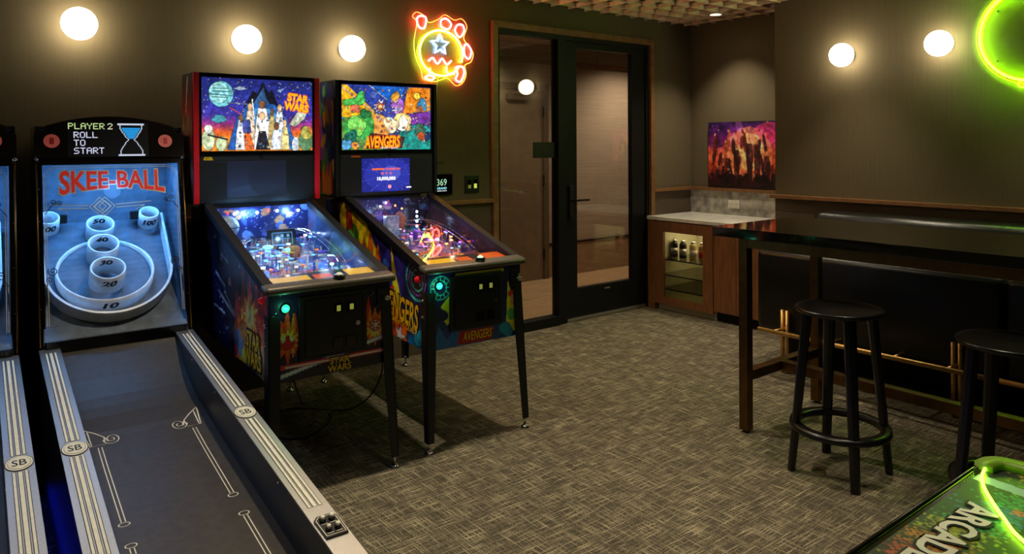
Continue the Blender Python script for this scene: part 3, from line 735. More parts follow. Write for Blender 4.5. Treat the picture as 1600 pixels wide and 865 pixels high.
# lime ring on the right wall
RY, RZ, RR = -2.99, 2.175, .293
t = thing('neon_ring', 'large round lime green neon ring on the brown wall', 'neon sign', (0, 0, 0))
bm = NB(); tube(bm, [(WCX-.045, RY+RR*math.cos(a), RZ+RR*math.sin(a)) for a in np.linspace(0, 2*PI, 72, endpoint=False)], .0068, 8, True); obj('lime_tube', bm, 'n_lime', t, True)
bm = NB(); prism(bm, [(WCX-.034, RY+(RR+.022)*math.cos(a), RZ+(RR+.022)*math.sin(a)) for a in np.linspace(0, 2*PI, 64, endpoint=False)], (.005, 0, 0)); obj('acrylic_back', bm, 'acrylic', t)
bm = NB(); tube(bm, [(WCX-.032, RY+(RR+.023)*math.cos(a), RZ+(RR+.023)*math.sin(a)) for a in np.linspace(0, 2*PI, 72, endpoint=False)], .003, 6, True)
obj('outline_edge', bm, mat('edge_lime', (200, 255, 80), .3, em=(180, 250, 40), es=1.2, noise=.01), t, True)
bm = NB(); tube(bm, spline([(WCX-.03, RY+.05, RZ-RR+.01), (WCX-.03, RY+.085, RZ-RR-.02), (WCX-.03, RY+.06, RZ-RR-.04), (WCX-.03, RY+.03, RZ-RR-.02)], 6), .002, 6); obj('lead_loop', bm, 'n_lime', t, True)
for a in (.7, 2.4, 4.0, 5.6):
    bm = NB(); cyl(bm, (WCX-.036, RY+.25*math.cos(a), RZ+.25*math.sin(a)), (WCX, RY+.25*math.cos(a), RZ+.25*math.sin(a)), .006, seg=10); obj('standoff', bm, 'chrome', t)

# ================================================================== PINBALL MACHINES
def art_space_glass():
    A = Art(250, 150)
    A.vgrad([(0, (214, 120, 30)), (.14, (240, 150, 40)), (.26, (226, 96, 40)), (.36, (150, 50, 120)), (.5, (60, 50, 160)), (.75, (40, 48, 140)), (1, (30, 36, 110))])
    A.stars(420, (230, 240, 255), (0, 1, .42, 1), .25)
    A.ell(.17, .78, .105, .175, (110, 190, 200)); A.ell(.15, .80, .085, .145, (150, 215, 215)); A.line((.07, .78), (.27, .76), .012, (80, 150, 170)); A.line((.08, .80), (.255, .80), .02, (120, 196, 204))
    for y in (.66, .7, .74, .82, .86): A.line((.09, y), (.25, y), .004, (100, 170, 190), .8)
    A.poly([(.27, .86), (.33, .90), (.40, .86), (.33, .84)], (150, 165, 190)); A.poly([(.66, .86), (.70, .82), (.745, .9)], (120, 140, 190))
    A.poly([(.36, .60), (.45, .84), (.49, .80), (.54, .97), (.59, .82), (.62, .86), (.69, .60)], (18, 20, 34)); A.poly([(.45, .66), (.54, .9), (.57, .74), (.6, .66)], (50, 84, 130))
    A.poly([(.22, .02), (.30, .45), (.40, .66), (.64, .66), (.76, .45), (.86, .02)], (36, 90, 170)); A.poly([(.28, .02), (.36, .42), (.44, .6), (.62, .6), (.70, .42), (.80, .02)], (70, 150, 214), .8)
    for i, (x, h_, w_, c) in enumerate(((.34, .40, .05, (235, 235, 240)), (.42, .56, .05, (214, 190, 160)), (.53, .60, .075, (240, 238, 232)), (.53, .44, .06, (255, 252, 244)), (.62, .5, .04, (206, 180, 110)), (.69, .56, .05, (235, 240, 245)), (.66, .3, .055, (214, 224, 240)), (.74, .34, .04, (214, 196, 130)))):
        A.poly([(x-w_, .02), (x-w_*.8, h_*.6), (x-w_*.5, h_), (x+w_*.5, h_), (x+w_*.9, h_*.6), (x+w_, .02)], c); A.ell(x, h_+.05, w_*.42, .055, (226, 176, 130) if i % 2 else (120, 80, 50))
    A.poly([(.47, .02), (.50, .28), (.56, .28), (.60, .02)], (30, 30, 40)); A.poly([(.38, .02), (.36, .25), (.42, .25), (.46, .02)], (226, 100, 40)); A.poly([(.36, .25), (.35, .42), (.42, .44), (.43, .25)], (60, 70, 140))
    A.ell(.06, .16, .055, .15, (200, 214, 170)); A.ell(.06, .30, .035, .06, (236, 240, 230)); A.ell(.17, .1, .05, .1, (190, 205, 160)); A.line((.06, .22), (.22, .16), .02, (30, 34, 40))
    A.ell(.94, .14, .07, .15, (90, 130, 90)); A.ell(.93, .30, .035, .06, (50, 110, 80)); A.ell(.84, .08, .035, .12, (210, 220, 226)); A.ell(.95, .26, .06, .1, (250, 190, 60), 0, .5)
    A.poly([(.08, .42), (.12, .5), (.19, .49), (.22, .42), (.14, .38)], (70, 150, 170)); A.poly([(.78, .38), (.86, .56), (.95, .56), (.93, .46), (.84, .34)], (196, 200, 176)); A.line((.46, .44), (.44, .72), .02, (240, 250, 255)); A.line((.24, .6), (.35, .5), .012, (250, 90, 80))
    A.line((.22, .66), (.40, .65), .008, (220, 230, 255)); A.line((.72, .62), (.86, .65), .01, (220, 230, 250)); A.daubs(70, [(250, 246, 236), (40, 50, 80), (190, 150, 110), (90, 150, 200)], (.3, .8, .04, .55), (.006, .018), .8)
    return A.ink(70, .5).shade(.28, 22).noise(.12)
def art_hero_glass():
    A = Art(230, 150)
    A.vgrad([(0, (40, 60, 60)), (.5, (60, 70, 150)), (1, (34, 50, 130))])
    A.poly([(0, .45), (0, 1), (.06, 1), (.42, .52)], (236, 170, 30)); A.poly([(.06, 1), (.30, 1), (.44, .62)], (40, 60, 150)); A.poly([(.3, 1), (.72, 1), (.58, .7)], (30, 96, 190)); A.poly([(.74, 1), (1, 1), (1, .62), (.66, .56)], (230, 130, 30)); A.poly([(1, .62), (1, .38), (.7, .42), (.68, .55)], (110, 50, 150)); A.poly([(1, .38), (1, 0), (.6, 0), (.66, .4)], (30, 140, 130))
    A.poly([(.0, .0), (.0, .5), (.3, .5), (.45, .0)], (90, 130, 60)); A.poly([(.24, .5), (.42, .56), (.62, .4), (.5, .22), (.30, .24)], (226, 150, 70))
    A.line((0, .97), (.62, .28), .012, (240, 240, 250)); A.line((.3, 1), (.5, .78), .01, (240, 240, 250)); A.line((.64, .8), (.76, 1), .01, (240, 240, 250)); A.line((.68, .52), (1, .70), .01, (240, 240, 250)); A.line((.70, .28), (1, .44), .01, (240, 240, 250))
    A.blob(.18, .30, .22, (60, 160, 70), 3); A.blob(.18, .34, .14, (120, 200, 90), 4); A.blob(.22, .78, .09, (70, 180, 80), 5); A.blob(.26, .58, .08, (40, 110, 60), 6); A.blob(.12, .22, .1, (30, 110, 90), 7); A.line((.05, .72), (.2, .76), .1, (80, 180, 80)); A.blob(.16, .62, .07, (220, 110, 80), 9)
    A.blob(.60, .70, .12, (150, 90, 180), 11); A.blob(.61, .64, .07, (196, 140, 206), 12); A.blob(.60, .82, .075, (214, 150, 50), 13); A.line((.56, .62), (.65, .63), .02, (240, 230, 240))
    A.blob(.70, .42, .15, (220, 190, 120), 14); A.blob(.69, .42, .10, (255, 246, 220), 15); A.blob(.55, .42, .12, (240, 214, 170), 16); A.blob(.73, .45, .03, (255, 255, 255), 17)
    A.burst(.42, .67, .11, [(226, 230, 240), (200, 70, 60), (250, 200, 120)], 11, .4)
    A.burst(.84, .86, .14, [(240, 120, 20), (255, 210, 70)]); A.blob(.92, .72, .09, (60, 130, 170), 21); A.blob(.86, .66, .06, (150, 90, 60), 22); A.blob(.9, .3, .11, (60, 100, 80), 23); A.blob(.88, .22, .07, (190, 80, 40), 24); A.blob(.96, .2, .07, (30, 50, 90), 25); A.blob(.06, .1, .08, (80, 150, 200), 26); A.blob(.16, .07, .06, (240, 150, 60), 27); A.blob(.36, .85, .06, (70, 90, 160), 28)
    A.daubs(120, [(250, 220, 150), (30, 40, 60), (60, 150, 190), (226, 120, 50), (160, 60, 140), (240, 240, 240)], (0, 1, .05, .97), (.006, .02), .8)
    A.poly([(.25, .02), (.31, .26), (.70, .2), (.66, .02)], (70, 20, 20), .8)
    return A.ink(70, .45).shade(.3, 22).noise(.12)
def art_space_side():
    A = Art(190, 110, (16, 20, 62))
    A.vgrad([(0, (20, 18, 50)), (.5, (18, 22, 74)), (1, (8, 8, 26))]); A.stars(170, (190, 205, 240), (.3, 1, 0, 1), .1)
    A.poly([(0, 0), (0, 1), (.30, 1), (.36, 0)], (14, 14, 18)); A.daubs(24, [(60, 58, 60), (36, 34, 36), (80, 40, 34)], (.02, .28, .1, .8), (.02, .07), .6)
    A.flame(.62, .98, .02, .80, [(190, 40, 22), (232, 110, 30), (250, 190, 60)], 11); A.burst(.80, .36, .2, [(226, 90, 30), (250, 180, 60), (255, 236, 150)], 14)
    for p, q in (((.38, .55), (.5, .48)), ((.42, .42), (.62, .3)), ((.45, .7), (.54, .66)), ((.36, .3), (.5, .28)), ((.5, .44), (.63, .3))): A.line(p, q, .02, (170, 180, 200))
    A.blob(.56, .52, .03, (170, 90, 80), 3); A.blob(.68, .12, .08, (90, 130, 190), 4); A.blob(.93, .07, .1, (200, 160, 120), 5)
    return A.shade(.5, 12).noise(.2)
def art_hero_side():
    A = Art(220, 120, (30, 40, 110))
    A.vgrad([(0, (30, 70, 120)), (.5, (40, 36, 130)), (1, (26, 20, 80))])
    A.poly([(.12, 1), (.40, 1), (.74, .3), (.66, .05), (.30, .2)], (242, 190, 22)); A.flame(.34, .62, .34, .86, [(226, 90, 24), (236, 130, 30)], 9)
    A.poly([(0, 1), (.16, 1), (.22, .5), (.1, 0), (0, 0)], (24, 34, 80)); A.blob(.30, .58, .18, (60, 140, 40), 31); A.blob(.30, .66, .10, (110, 180, 60), 32); A.poly([(.26, .72), (.25, .92), (.31, .95), (.33, .74)], (150, 40, 30)); A.blob(.29, .72, .07, (70, 150, 50), 33)
    A.blob(.40, .46, .11, (196, 84, 26), 34); A.blob(.41, .44, .07, (240, 150, 40), 35); A.blob(.48, .56, .07, (60, 150, 60), 36); A.blob(.20, .5, .06, (30, 90, 40), 37)
    A.blob(.66, .40, .14, (34, 70, 160), 38); A.blob(.66, .56, .055, (40, 80, 170), 39); A.blob(.665, .50, .04, (214, 150, 110), 40); A.blob(.60, .34, .06, (190, 40, 40), 41); A.blob(.74, .34, .06, (170, 40, 50), 42)
    A.poly([(.70, .78), (.75, .5), (.80, .3), (.78, .2), (.72, .4)], (250, 210, 40)); A.stars(90, (180, 210, 255), (.72, 1, .1, .9))
    for r_, c in ((.16, (70, 190, 200)), (.135, (36, 30, 100)), (.12, (140, 90, 210)), (.10, (30, 26, 80)), (.085, (90, 200, 180)), (.07, (36, 20, 60))): A.ell(.93, .50, r_/A.asp*1.1, r_, c)
    for k in range(10): A.line((.93, .50), (.93+.12/A.asp*math.cos(k*.63), .50+.12*math.sin(k*.63)), .008, (70, 190, 190))
    A.ell(.72, .06, .20, .20, (200, 46, 26)); A.ell(.72, .06, .17, .165, (230, 90, 30)); A.burst(.78, .04, .11, [(200, 205, 215)], 5, .6); A.poly([(.84, 0), (.86, .3), (1, .2), (1, 0)], (24, 90, 150)); A.blob(.95, .1, .07, (40, 140, 180), 43)
    return A.ink(80, .45).shade(.5, 12).noise(.15)
def art_front(hero):
    A = Art(150, 100, (14, 14, 34))
    if not hero:
        A.stars(60, (170, 185, 220), (0, 1, .3, 1))
        for x in (.137, .868):
            A.flame(x-.085, x+.085, .42, .86, [(180, 40, 22), (220, 90, 28)], 7); A.flame(x-.075, x+.075, .46, .16, [(190, 50, 24), (226, 110, 30)], 7)
            A.burst(x, .45, .2, [(214, 80, 26), (240, 160, 50), (252, 232, 160)], 12)
        A.line((-.02, .03), (.98, .34), .055, (60, 110, 140)); A.line((-.02, .03), (.95, .33), .035, (196, 206, 210)); A.line((.05, .16), (1.02, .16), .045, (170, 40, 44)); A.line((.12, .16), (1.02, .16), .02, (230, 200, 196))
    else:
        A.vgrad([(0, (24, 60, 110)), (.5, (26, 30, 80)), (1, (24, 18, 60))]); A.poly([(.1, .5), (.3, .8), (.36, .4), (.2, .3)], (230, 190, 30)); A.line((.3, .94), (.8, .94), .05, (206, 190, 50))
        A.blob(.10, .42, .14, (24, 30, 60), 51); A.blob(.16, .22, .12, (30, 40, 80), 52); A.blob(.22, .12, .1, (40, 50, 110), 53); A.poly([(.04, 0), (.12, .3), (.2, .1), (.3, .3), (.36, 0)], (30, 80, 150)); A.poly([(.84, .1), (.86, .8), (.92, .5), (1, .9), (1, .05)], (236, 180, 40)); A.blob(.92, .55, .10, (200, 60, 30), 54); A.blob(.925, .52, .05, (226, 150, 110), 55); A.blob(.92, .32, .08, (70, 150, 70), 56); A.blob(.86, .12, .1, (30, 110, 150), 57)
        A.poly([(.30, .02), (.33, .19), (.70, .19), (.68, .02)], (130, 24, 26))
        for r_, c in ((.16, (40, 130, 130)), (.145, (20, 20, 50)), (.10, (40, 130, 130)), (.09, (20, 20, 50))): A.ell(.135, .80, r_/A.asp, r_, c)
        for k in range(12): A.line((.135+.08/A.asp*math.cos(k*.52), .80+.08*math.sin(k*.52)), (.135+.15/A.asp*math.cos(k*.52), .80+.15*math.sin(k*.52)), .012, (40, 130, 120))
    A.a = np.clip(A.a*1.4, 0, 255); return A.noise(.15)
def art_playfield(hero):
    A = Art(110, 190, (40, 60, 130) if not hero else (70, 40, 90))
    if not hero:
        A.vgrad([(0, (230, 190, 90)), (.10, (226, 150, 90)), (.2, (120, 150, 200)), (.45, (60, 90, 170)), (.7, (40, 50, 120)), (1, (20, 24, 80))])
        A.daubs(260, [(200, 220, 250), (90, 140, 210), (40, 50, 100), (150, 90, 170), (180, 200, 120), (220, 120, 90), (240, 240, 250)], (0, 1, .1, 1), (.006, .028), .8); A.ell(.45, .3, .3, .06, (180, 50, 60), .3, .7); A.ell(.4, .2, .35, .06, (190, 205, 235), .2, .7)
    else:
        A.vgrad([(0, (226, 150, 70)), (.2, (220, 120, 70)), (.4, (150, 80, 90)), (.7, (70, 50, 110)), (1, (30, 30, 70))])
        A.daubs(280, [(250, 200, 120), (190, 90, 40), (60, 40, 60), (130, 80, 170), (90, 150, 190), (240, 150, 90), (250, 230, 200)], (0, 1, .1, 1), (.006, .026), .85); A.ell(.35, .2, .2, .07, (250, 210, 90), .3, .8)
    for k in range(26): A.ell(.15+.7*rng.random(), .2+.6*rng.random(), .02, .011, [(255, 240, 180), (250, 90, 70), (120, 220, 255), (130, 250, 150)][k % 4])
    return A.noise(.3)

def pinball(loc, rz, hero, label):
    t = thing('pinball_machine', label, 'pinball machine', loc, rz, 'pinball machines')
    hw, F = .2825, -1.30
    prof = [(0, .53), (F, .49), (F, .87), (-.34, 1.165), (0, 1.165)]
    for s in (-1, 1):
        bm = NB(); prism(bm, [Vector((s*hw, y, z)) for y, z in prof], (-s*.02, 0, 0)); sp = obj('side_panel', bm, 'blackwood', t)
        A = (art_hero_side if hero else art_space_side)()
        if s > 0: A.a = A.a[:, ::-1]
        zl, zh = .49, 1.165
        uv = [(-y/1.3, (z-zl)/(zh-zl)) for y, z in prof]
        if s > 0: uv = [(1-u, v) for u, v in uv]
        ya, yb = (0, F) if s < 0 else (F, 0)
        trim_sheet('side_art', A, uv, (s*(hw+.0015), ya, zl), (s*(hw+.0015), yb, zl), (s*(hw+.0015), ya, zh), 'print', sp)
        bm = NB(); prism(bm, [Vector((s*(hw-.026), y, z)) for y, z in ((-.335, 1.160), (F+.02, .866), (F+.02, .905), (-.335, 1.197))], (s*.042, 0, 0)); obj('side_rail', bm, 'black', t)
    bm = NB(); bx(bm, -hw+.02, hw-.02, F, F+.02, .49, .87); fp = obj('front_panel', bm, 'blackwood', t)
    sheet('front_art', art_front(hero), (-hw+.002, F-.0015, .49), (hw-.002, F-.0015, .49), (-hw+.002, F-.0015, .868), None, 'print', fp)
    bm = NB(); bx(bm, -hw+.02, hw-.02, -.02, 0, .53, 1.165); obj('rear_panel', bm, 'blackwood', t)
    bm = NB(); prism(bm, [Vector((-hw+.02, y, z)) for y, z in ((-.02, .535), (F+.02, .495), (F+.02, .51), (-.02, .55))], (2*hw-.04, 0, 0)); obj('bottom_panel', bm, 'blackwood', t)
    bm = NB(); bx(bm, -hw-.022, hw+.022, F-.03, F+.048, -.018, .016, .014); 
    for v in bm.verts: v.co.z += .888 + (v.co.y-F)*.16
    lb = obj('lockbar', bm, mat('lockbar_bronze', (88, 82, 74), .42, .35, noise=.06), t, True)
    bm = NB(); lathe(bm, [(.001, 0), (.027, 0), (.027, .008), (.024, .014), (.001, .014)], 24, Matrix.Translation((.035, F+.005, .908))); b_ = obj('lockbar_button', bm, 'blackgloss', t, True)
    bm = NB(); sph(bm, (.035, F+.005, .920), .017, 20, 12, (1, 1, .75)); obj('button_dome', bm, 'em_mint' if hero else 'white', b_, True)
    # glass
    bm = NB(); prism(bm, [Vector((-hw+.018, y, z)) for y, z in ((-.335, 1.183), (F+.065, .905), (F+.065, .909), (-.335, 1.187))], (2*hw-.036, 0, 0)); obj('playfield_glass', bm, 'tableglass', t)
    # playfield
    pz = lambda y: .846 + (y-(F+.05))*.135
    yF, yR = F+.05, -.345
    bm = NB(); prism(bm, [Vector((-hw+.0205, y, z)) for y, z in ((yF, pz(yF)-.015), (yR, pz(yR)-.015), (yR, pz(yR)-.002), (yF, pz(yF)-.002))], (2*hw-.041, 0, 0)); pf = obj('playfield', bm, 'blackwood', t)
    sheet('playfield_art', art_playfield(hero), (-hw+.021, yF, pz(yF)), (hw-.021, yF, pz(yF)), (-hw+.021, yR, pz(yR)), None, 'print_pf', pf)
    A = Art(90, 40, (20, 26, 80) if not hero else (24, 20, 46))
    A.stars(120, (170, 200, 255)); A.daubs(26, [(120, 160, 220), (220, 150, 80), (60, 90, 180)] if not hero else [(150, 90, 200), (60, 110, 170), (200, 110, 60)], r=(.03, .12), al=.7)
    sheet('back_panel', A, (-hw+.02, yR+.001, pz(yR)), (hw-.02, yR+.001, pz(yR)), (-hw+.02, yR+.001, 1.17), None, 'print_pf', pf)
    for s in (-1, 1):
        bm = NB(); prism(bm, [Vector((s*(hw-.0205), y, z)) for y, z in ((yF, pz(yF)), (yR, pz(yR)), (yR, 1.165), (F+.065, .895))], (-s*.0015, 0, 0)); obj('side_blade', bm, mat('side_mirror', (70, 90, 130) if not hero else (60, 46, 60), .18, .35, noise=.1), pf)
    # apron with instruction cards
    dz = .17
    bm = NB(); prism(bm, [Vector((-hw+.023, y, z)) for y, z in ((yF, .85), (yF+.13, .868), (yF+.13, .893+.13*dz), (yF, .893))], (2*hw-.046, 0, 0)); ap = obj('apron', bm, 'blackplastic', t)
    def card(x0, x1, y0, y1, m_, nm='instruction_card'):
        bm = NB(); bx(bm, x0, x1, y0, y1, 0, .001, M=frame((0, yF, .8932), (1, 0, 0), (0, 1, dz))); return obj(nm, bm, m_, ap)
    card(-.235, -.06, .012, .10, 'yellow'); card(-.04, .045, .03, .095, 'orange'); card(.12, .25, .012, .12, 'orange' if hero else 'yellow')
    # flippers, slingshots, posts, bumpers, ramps, toys
    for s in (-1, 1):
        bm = NB(); prism(bm, [Vector((s*.085-.0+s*0, -1.03, pz(-1.03)+.012)), Vector((s*.02, -1.065, pz(-1.06)+.012)), Vector((s*.022, -1.075, pz(-1.06)+.012)), Vector((s*.088, -1.055, pz(-1.03)+.012))], (0, 0, .018)); obj('flipper', bm, 'white' if not hero else 'yellow', pf)
        bm = NB(); prism(bm, [Vector((s*.12, -.97, pz(-.97)+.02)), Vector((s*.165, -.83, pz(-.83)+.02)), Vector((s*.165, -.97, pz(-.97)+.02))], (0, 0, .012)); obj('slingshot', bm, 'ramp', pf)
    for i in range(84):
        x = (rng.random()-.5)*.48; y = -.4-.62*rng.random(); h_ = .025+.03*rng.random()
        bm = NB(); cyl(bm, (x, y, pz(y)), (x, y, pz(y)+h_), .005, seg=8); p_ = obj('post', bm, ['wire', 'white', 'toygrey', 'ramp'][i % 4], pf)
        if i % 2 == 0:
            bm = NB(); cyl(bm, (x, y, pz(y)+h_), (x, y, pz(y)+h_+.006), .009, seg=10); obj('post_cap', bm, (['led_b', 'em_white', 'em_cyan', 'led_w', 'em_orange'] if not hero else ['led_p', 'em_orange', 'em_white', 'led_o', 'em_cyan'])[(i//2) % 5], p_)
    for (x, y) in ((-.06, -.62), (.05, -.56), (.03, -.70)):
        bm = NB(); lathe(bm, [(.001, 0), (.016, 0), (.016, .04), (.027, .044), (.027, .054), (.001, .062)], 18, Matrix.Translation((x, y, pz(y)))); obj('pop_bumper', bm, 'em_cyan' if not hero else 'pl_violet', pf, True)
    for i in range(26):
        x = (rng.random()-.5)*.44; y = -.42-.58*rng.random(); a = rng.random()*PI; rp = .018+.026*rng.random(); zp = .03+.03*rng.random()
        q = [(x+rp*math.cos(a+k*1.1), y+rp*math.sin(a+k*1.1), pz(y)+zp) for k in range(4)]
        bm = NB(); prism(bm, [Vector(p) for p in q], (0, 0, .003)); obj('plastic', bm, (['toygrey', 'ramp', 'pl_blue', 'pl_green', 'pl_violet', 'pl_yellow', 'pl_blue'] if not hero else ['orange', 'pl_violet', 'toybrown', 'pl_blue', 'pl_yellow', 'ramp', 'pl_violet'])[i % 7], pf)
    # ramps: clear channel on the right, wireform on the left
    pth = spline([(.08, -.40, 1.02), (.17, -.45, 1.03), (.215, -.60, 1.0), (.22, -.80, .95), (.20, -.96, .905)], 6)
    for d_ in (-.018, .018):
        bm = NB(); tube(bm, [p+Vector((d_, 0, .012)) for p in pth], .0035, 6); obj('ramp_rail', bm, 'wire', pf, True)
    bm = NB()
    for i in range(len(pth)-1):
        a, b = pth[i], pth[i+1]; w_ = Vector((.018, 0, 0)); bm.faces.new([bm.verts.new(p) for p in (a-w_, a+w_, b+w_, b-w_)])
    obj('ramp_floor', bm, 'ramp', pf)
    pth = spline([(-.02, -.42, 1.0), (-.12, -.46, 1.0), (-.20, -.62, .97), (-.215, -.80, .93), (-.20, -.93, .90)], 6)
    for d_ in (-.012, .012):
        bm = NB(); tube(bm, [p+Vector((d_, 0, 0)) for p in pth], .0028, 6); obj('wireform', bm, 'wire', pf, True)
    if not hero:
        bm = NB(); sph(bm, (-.20, -.40, 1.072), .060, 28, 18); s_ = obj('globe_toy', bm, 'toygrey', t, True)
        bm = NB(); lathe(bm, [(.0595, -.002), (.0608, -.002), (.0608, .002), (.0595, .002)], 32, Matrix.Translation((-.20, -.40, 1.072)), True); obj('equator_groove', bm, 'black', s_)
        bm = NB(); cyl(bm, (-.20, -.40, pz(-.40)), (-.20, -.40, 1.02), .012); obj('pedestal', bm, 'blackplastic', s_)
        bm = NB(); bx(bm, -.075, .075, -.008, .008, -.05, .05, .006, M=Matrix.Translation((.02, -.60, 1.015)) @ Matrix.Rotation(R(-12), 4, 'X')); sc = obj('mini_screen', bm, 'blackplastic', t)
        A = Art(60, 40, (10, 16, 40)); 
        for p, q in (((.1, .12), (.9, .12)), ((.1, .88), (.9, .88)), ((.1, .12), (.1, .88)), ((.9, .12), (.9, .88)), ((.2, .5), (.8, .5)), ((.5, .3), (.5, .45)), ((.72, .3), (.72, .45))): A.line(p, q, .05, (90, 160, 230))
        A.ell(.5, .68, .06, .1, (130, 200, 250)); A.ell(.74, .68, .06, .1, (130, 200, 250))
        MM = Matrix.Translation((.02, -.60, 1.015)) @ Matrix.Rotation(R(-12), 4, 'X')
        sheet('screen_image', A, MM @ Vector((-.064, -.0088, -.04)), MM @ Vector((.064, -.0088, -.04)), MM @ Vector((-.064, -.0088, .04)), None, 'print_screen', sc)
        bm = NB(); bx(bm, .02, .07, -.74, -.66, .93, .985, .008); obj('brown_ramp_cover', bm, 'toybrown', t)
        bm = NB(); bx(bm, -.11, -.105, -.58, -.50, .96, 1.03); bx(bm, -.055, -.05, -.58, -.50, .96, 1.03); cyl(bm, (-.105, -.54, .995), (-.055, -.54, .995), .012); obj('twin_plate_toy', bm, 'wire', t)
        for k, (x, m_) in enumerate(((-.24, 'led_w'), (-.185, 'led_r'), (-.15, 'led_w'), (-.135, 'led_w'), (-.08, 'led_b'), (-.03, 'led_w'), (.03, 'led_r'), (.08, 'led_w'), (.2, 'led_w'))):
            bm = NB(); sph(bm, (x, yR-.012, 1.145-.004*(k % 3)), .0055 if m_ != 'led_w' else .0075, 12, 8); obj('flash_lamp', bm, m_, t)
        for x, y, z, w_ in ((-.08, -.40, 1.13, 2.2), (.16, -.42, 1.13, 2.2), (-.12, -.80, 1.0, 1.1), (.16, -.86, .98, 1.1), (.0, -.62, 1.02, .8)): light('playfield_lamp', 'POINT', (x, y, z), w_, (.24, .56, 1.0), .012, t)
        light('playfield_lamp', 'POINT', (.17, -1.10, .915), .25, (1, .85, .55), .012, t); light('playfield_lamp', 'POINT', (-.13, -1.10, .915), .2, (1, .9, .6), .012, t)
    else:
        bm = NB(); bx(bm, -.10, -.02, -.50, -.44, .93, 1.08, .01); obj('tower_toy', bm, 'toygrey', t)
        bm = NB(); lathe(bm, [(.001, 0), (.04, 0), (.03, .05), (.045, .09), (.02, .13), (.001, .14)], 14, Matrix.Translation((.02, -.42, .96))); obj('figure_base_toy', bm, 'toybrown', t, True)
        for z in (1.0, 1.03, 1.06, 1.09):
            bm = NB(); sph(bm, (.14, -.42, z), .007, 10, 8); obj('flash_lamp', bm, 'led_w', t)
        for x, y, z, m_ in ((-.04, yR-.015, 1.15, 'led_w'), (.02, yR-.02, 1.13, 'led_o'), (.06, yR-.03, 1.11, 'led_o'), (-.08, yR-.02, 1.13, 'led_w'), (.0, -.52, .99, 'led_p'), (.03, -.56, .98, 'led_p'), (-.16, -.6, .95, 'led_p'), (-.12, -.72, .93, 'led_p'), (-.18, -.5, .98, 'led_b')):
            bm = NB(); sph(bm, (x, y, z), .006, 10, 8); obj('flash_lamp', bm, m_, t)
        bm = NB(); tube(bm, spline([(-.17, -1.0, .90), (-.10, -.96, .92), (-.05, -.99, .93), (-.09, -1.05, .91), (-.15, -1.08, .89)], 6, True), .006, 8, True); obj('lit_rubber_ring', bm, mat('rubber_glow', (150, 60, 44), .4, em=(255, 120, 90), es=.25, noise=.01), t, True)
        for x, y, z, w_, c in ((-.1, -.45, 1.08, .5, (.45, .6, 1)), (.1, -.6, 1.02, .5, (.6, .3, 1)), (-.1, -.80, 1.0, .28, (1, .66, .42)), (.12, -.9, .96, .28, (.9, .5, .7)), (0, -1.08, .93, .16, (1, .75, .45))): light('playfield_lamp', 'POINT', (x, y, z), w_, c, .012, t)
    # backbox
    bw = .345
    bm = NB(); bx(bm, -bw, bw, -.30, -.07, 1.19, 1.893, .003); bb = obj('backbox', bm, 'blackwood', t)
    bm = NB(); bx(bm, -.24, .24, -.29, -.03, 1.166, 1.19); obj('neck', bm, 'black', t)
    for s in (-1, 1):
        A = Art(40, 90, (24, 20, 40) if hero else (30, 22, 24))
        if hero: A.daubs(46, [(50, 120, 60), (150, 60, 150), (40, 50, 120), (200, 130, 40), (30, 30, 60)], r=(.03, .12), al=.8); A.flame(.1, .9, .02, .45, [(170, 40, 30), (220, 120, 40)], 7); A.ell(.3, .92, .12, .05, (90, 150, 90))
        else: A.vgrad([(0, (70, 50, 40)), (.4, (120, 60, 40)), (.7, (150, 30, 26)), (1, (30, 24, 26))]); A.line((.3, .55), (.55, .98), .02, (220, 200, 190)); A.daubs(24, [(150, 110, 80), (60, 40, 36), (190, 150, 120)], (0, 1, .1, .7), (.03, .09), .7)
        ya, yb = (-.075, -.295) if s < 0 else (-.295, -.075)
        sheet('side_art', A, (s*(bw+.0015), ya, 1.2), (s*(bw+.0015), yb, 1.2), (s*(bw+.0015), ya, 1.885), None, 'print', bb)
        if not hero:
            bm = NB(); bx(bm, s*bw, s*(bw-.028), -.318, -.301, 1.195, 1.89, .002); obj('red_edge_trim', bm, 'redtrim', bb)
        else:
            bm = NB(); bx(bm, s*bw, s*(bw-.022), -.318, -.301, 1.195, 1.89, .002); obj('edge_trim', bm, 'black', bb)
    e = .312
    bm = NB()
    bx(bm, -e, e, -.316, -.301, 1.868, 1.89); bx(bm, -e, e, -.316, -.301, 1.452, 1.474); bx(bm, -e, -e+.008, -.316, -.301, 1.474, 1.868); bx(bm, e-.008, e, -.316, -.301, 1.474, 1.868)
    obj('translite_frame', bm, 'blackgloss', bb)
    tl = sheet('translite', (art_hero_glass if hero else art_space_glass)(), (-e+.008, -.306, 1.474), (e-.008, -.306, 1.474), (-e+.008, -.306, 1.868), None, 'print_lit', bb)
    Mt = lambda x, z, y=-.3075: frame((x, y, z), (1, 0, 0), (0, 0, 1))
    if not hero:
        lettering('STAR\nWARS', .150, .105, frame((.215, -.3072, 1.745), (1, 0, -.13), (.13, 0, 1)), 'em_orange', tl, bold=.085, line=.84, name='title_outline')
        lettering('STAR\nWARS', .140, .095, frame((.215, -.3082, 1.745), (1, 0, -.13), (.13, 0, 1)), 'em_yellow', tl, bold=.035, line=.84, name='title')
    else:
        lettering('AVENGERS', .245, .082, frame((-.035, -.3072, 1.522), (1, 0, .03), (-.1, 0, 1)), 'em_orange', tl, bold=.05, shear=.2, name='title_outline')
        lettering('AVENGERS', .235, .066, frame((-.035, -.3082, 1.522), (1, 0, .03), (-.1, 0, 1)), 'em_yellow', tl, bold=.0, shear=.2, name='title')
        lettering('INFINITY QUEST', .12, .014, Mt(.01, 1.484, -.3082), 'em_white', tl)
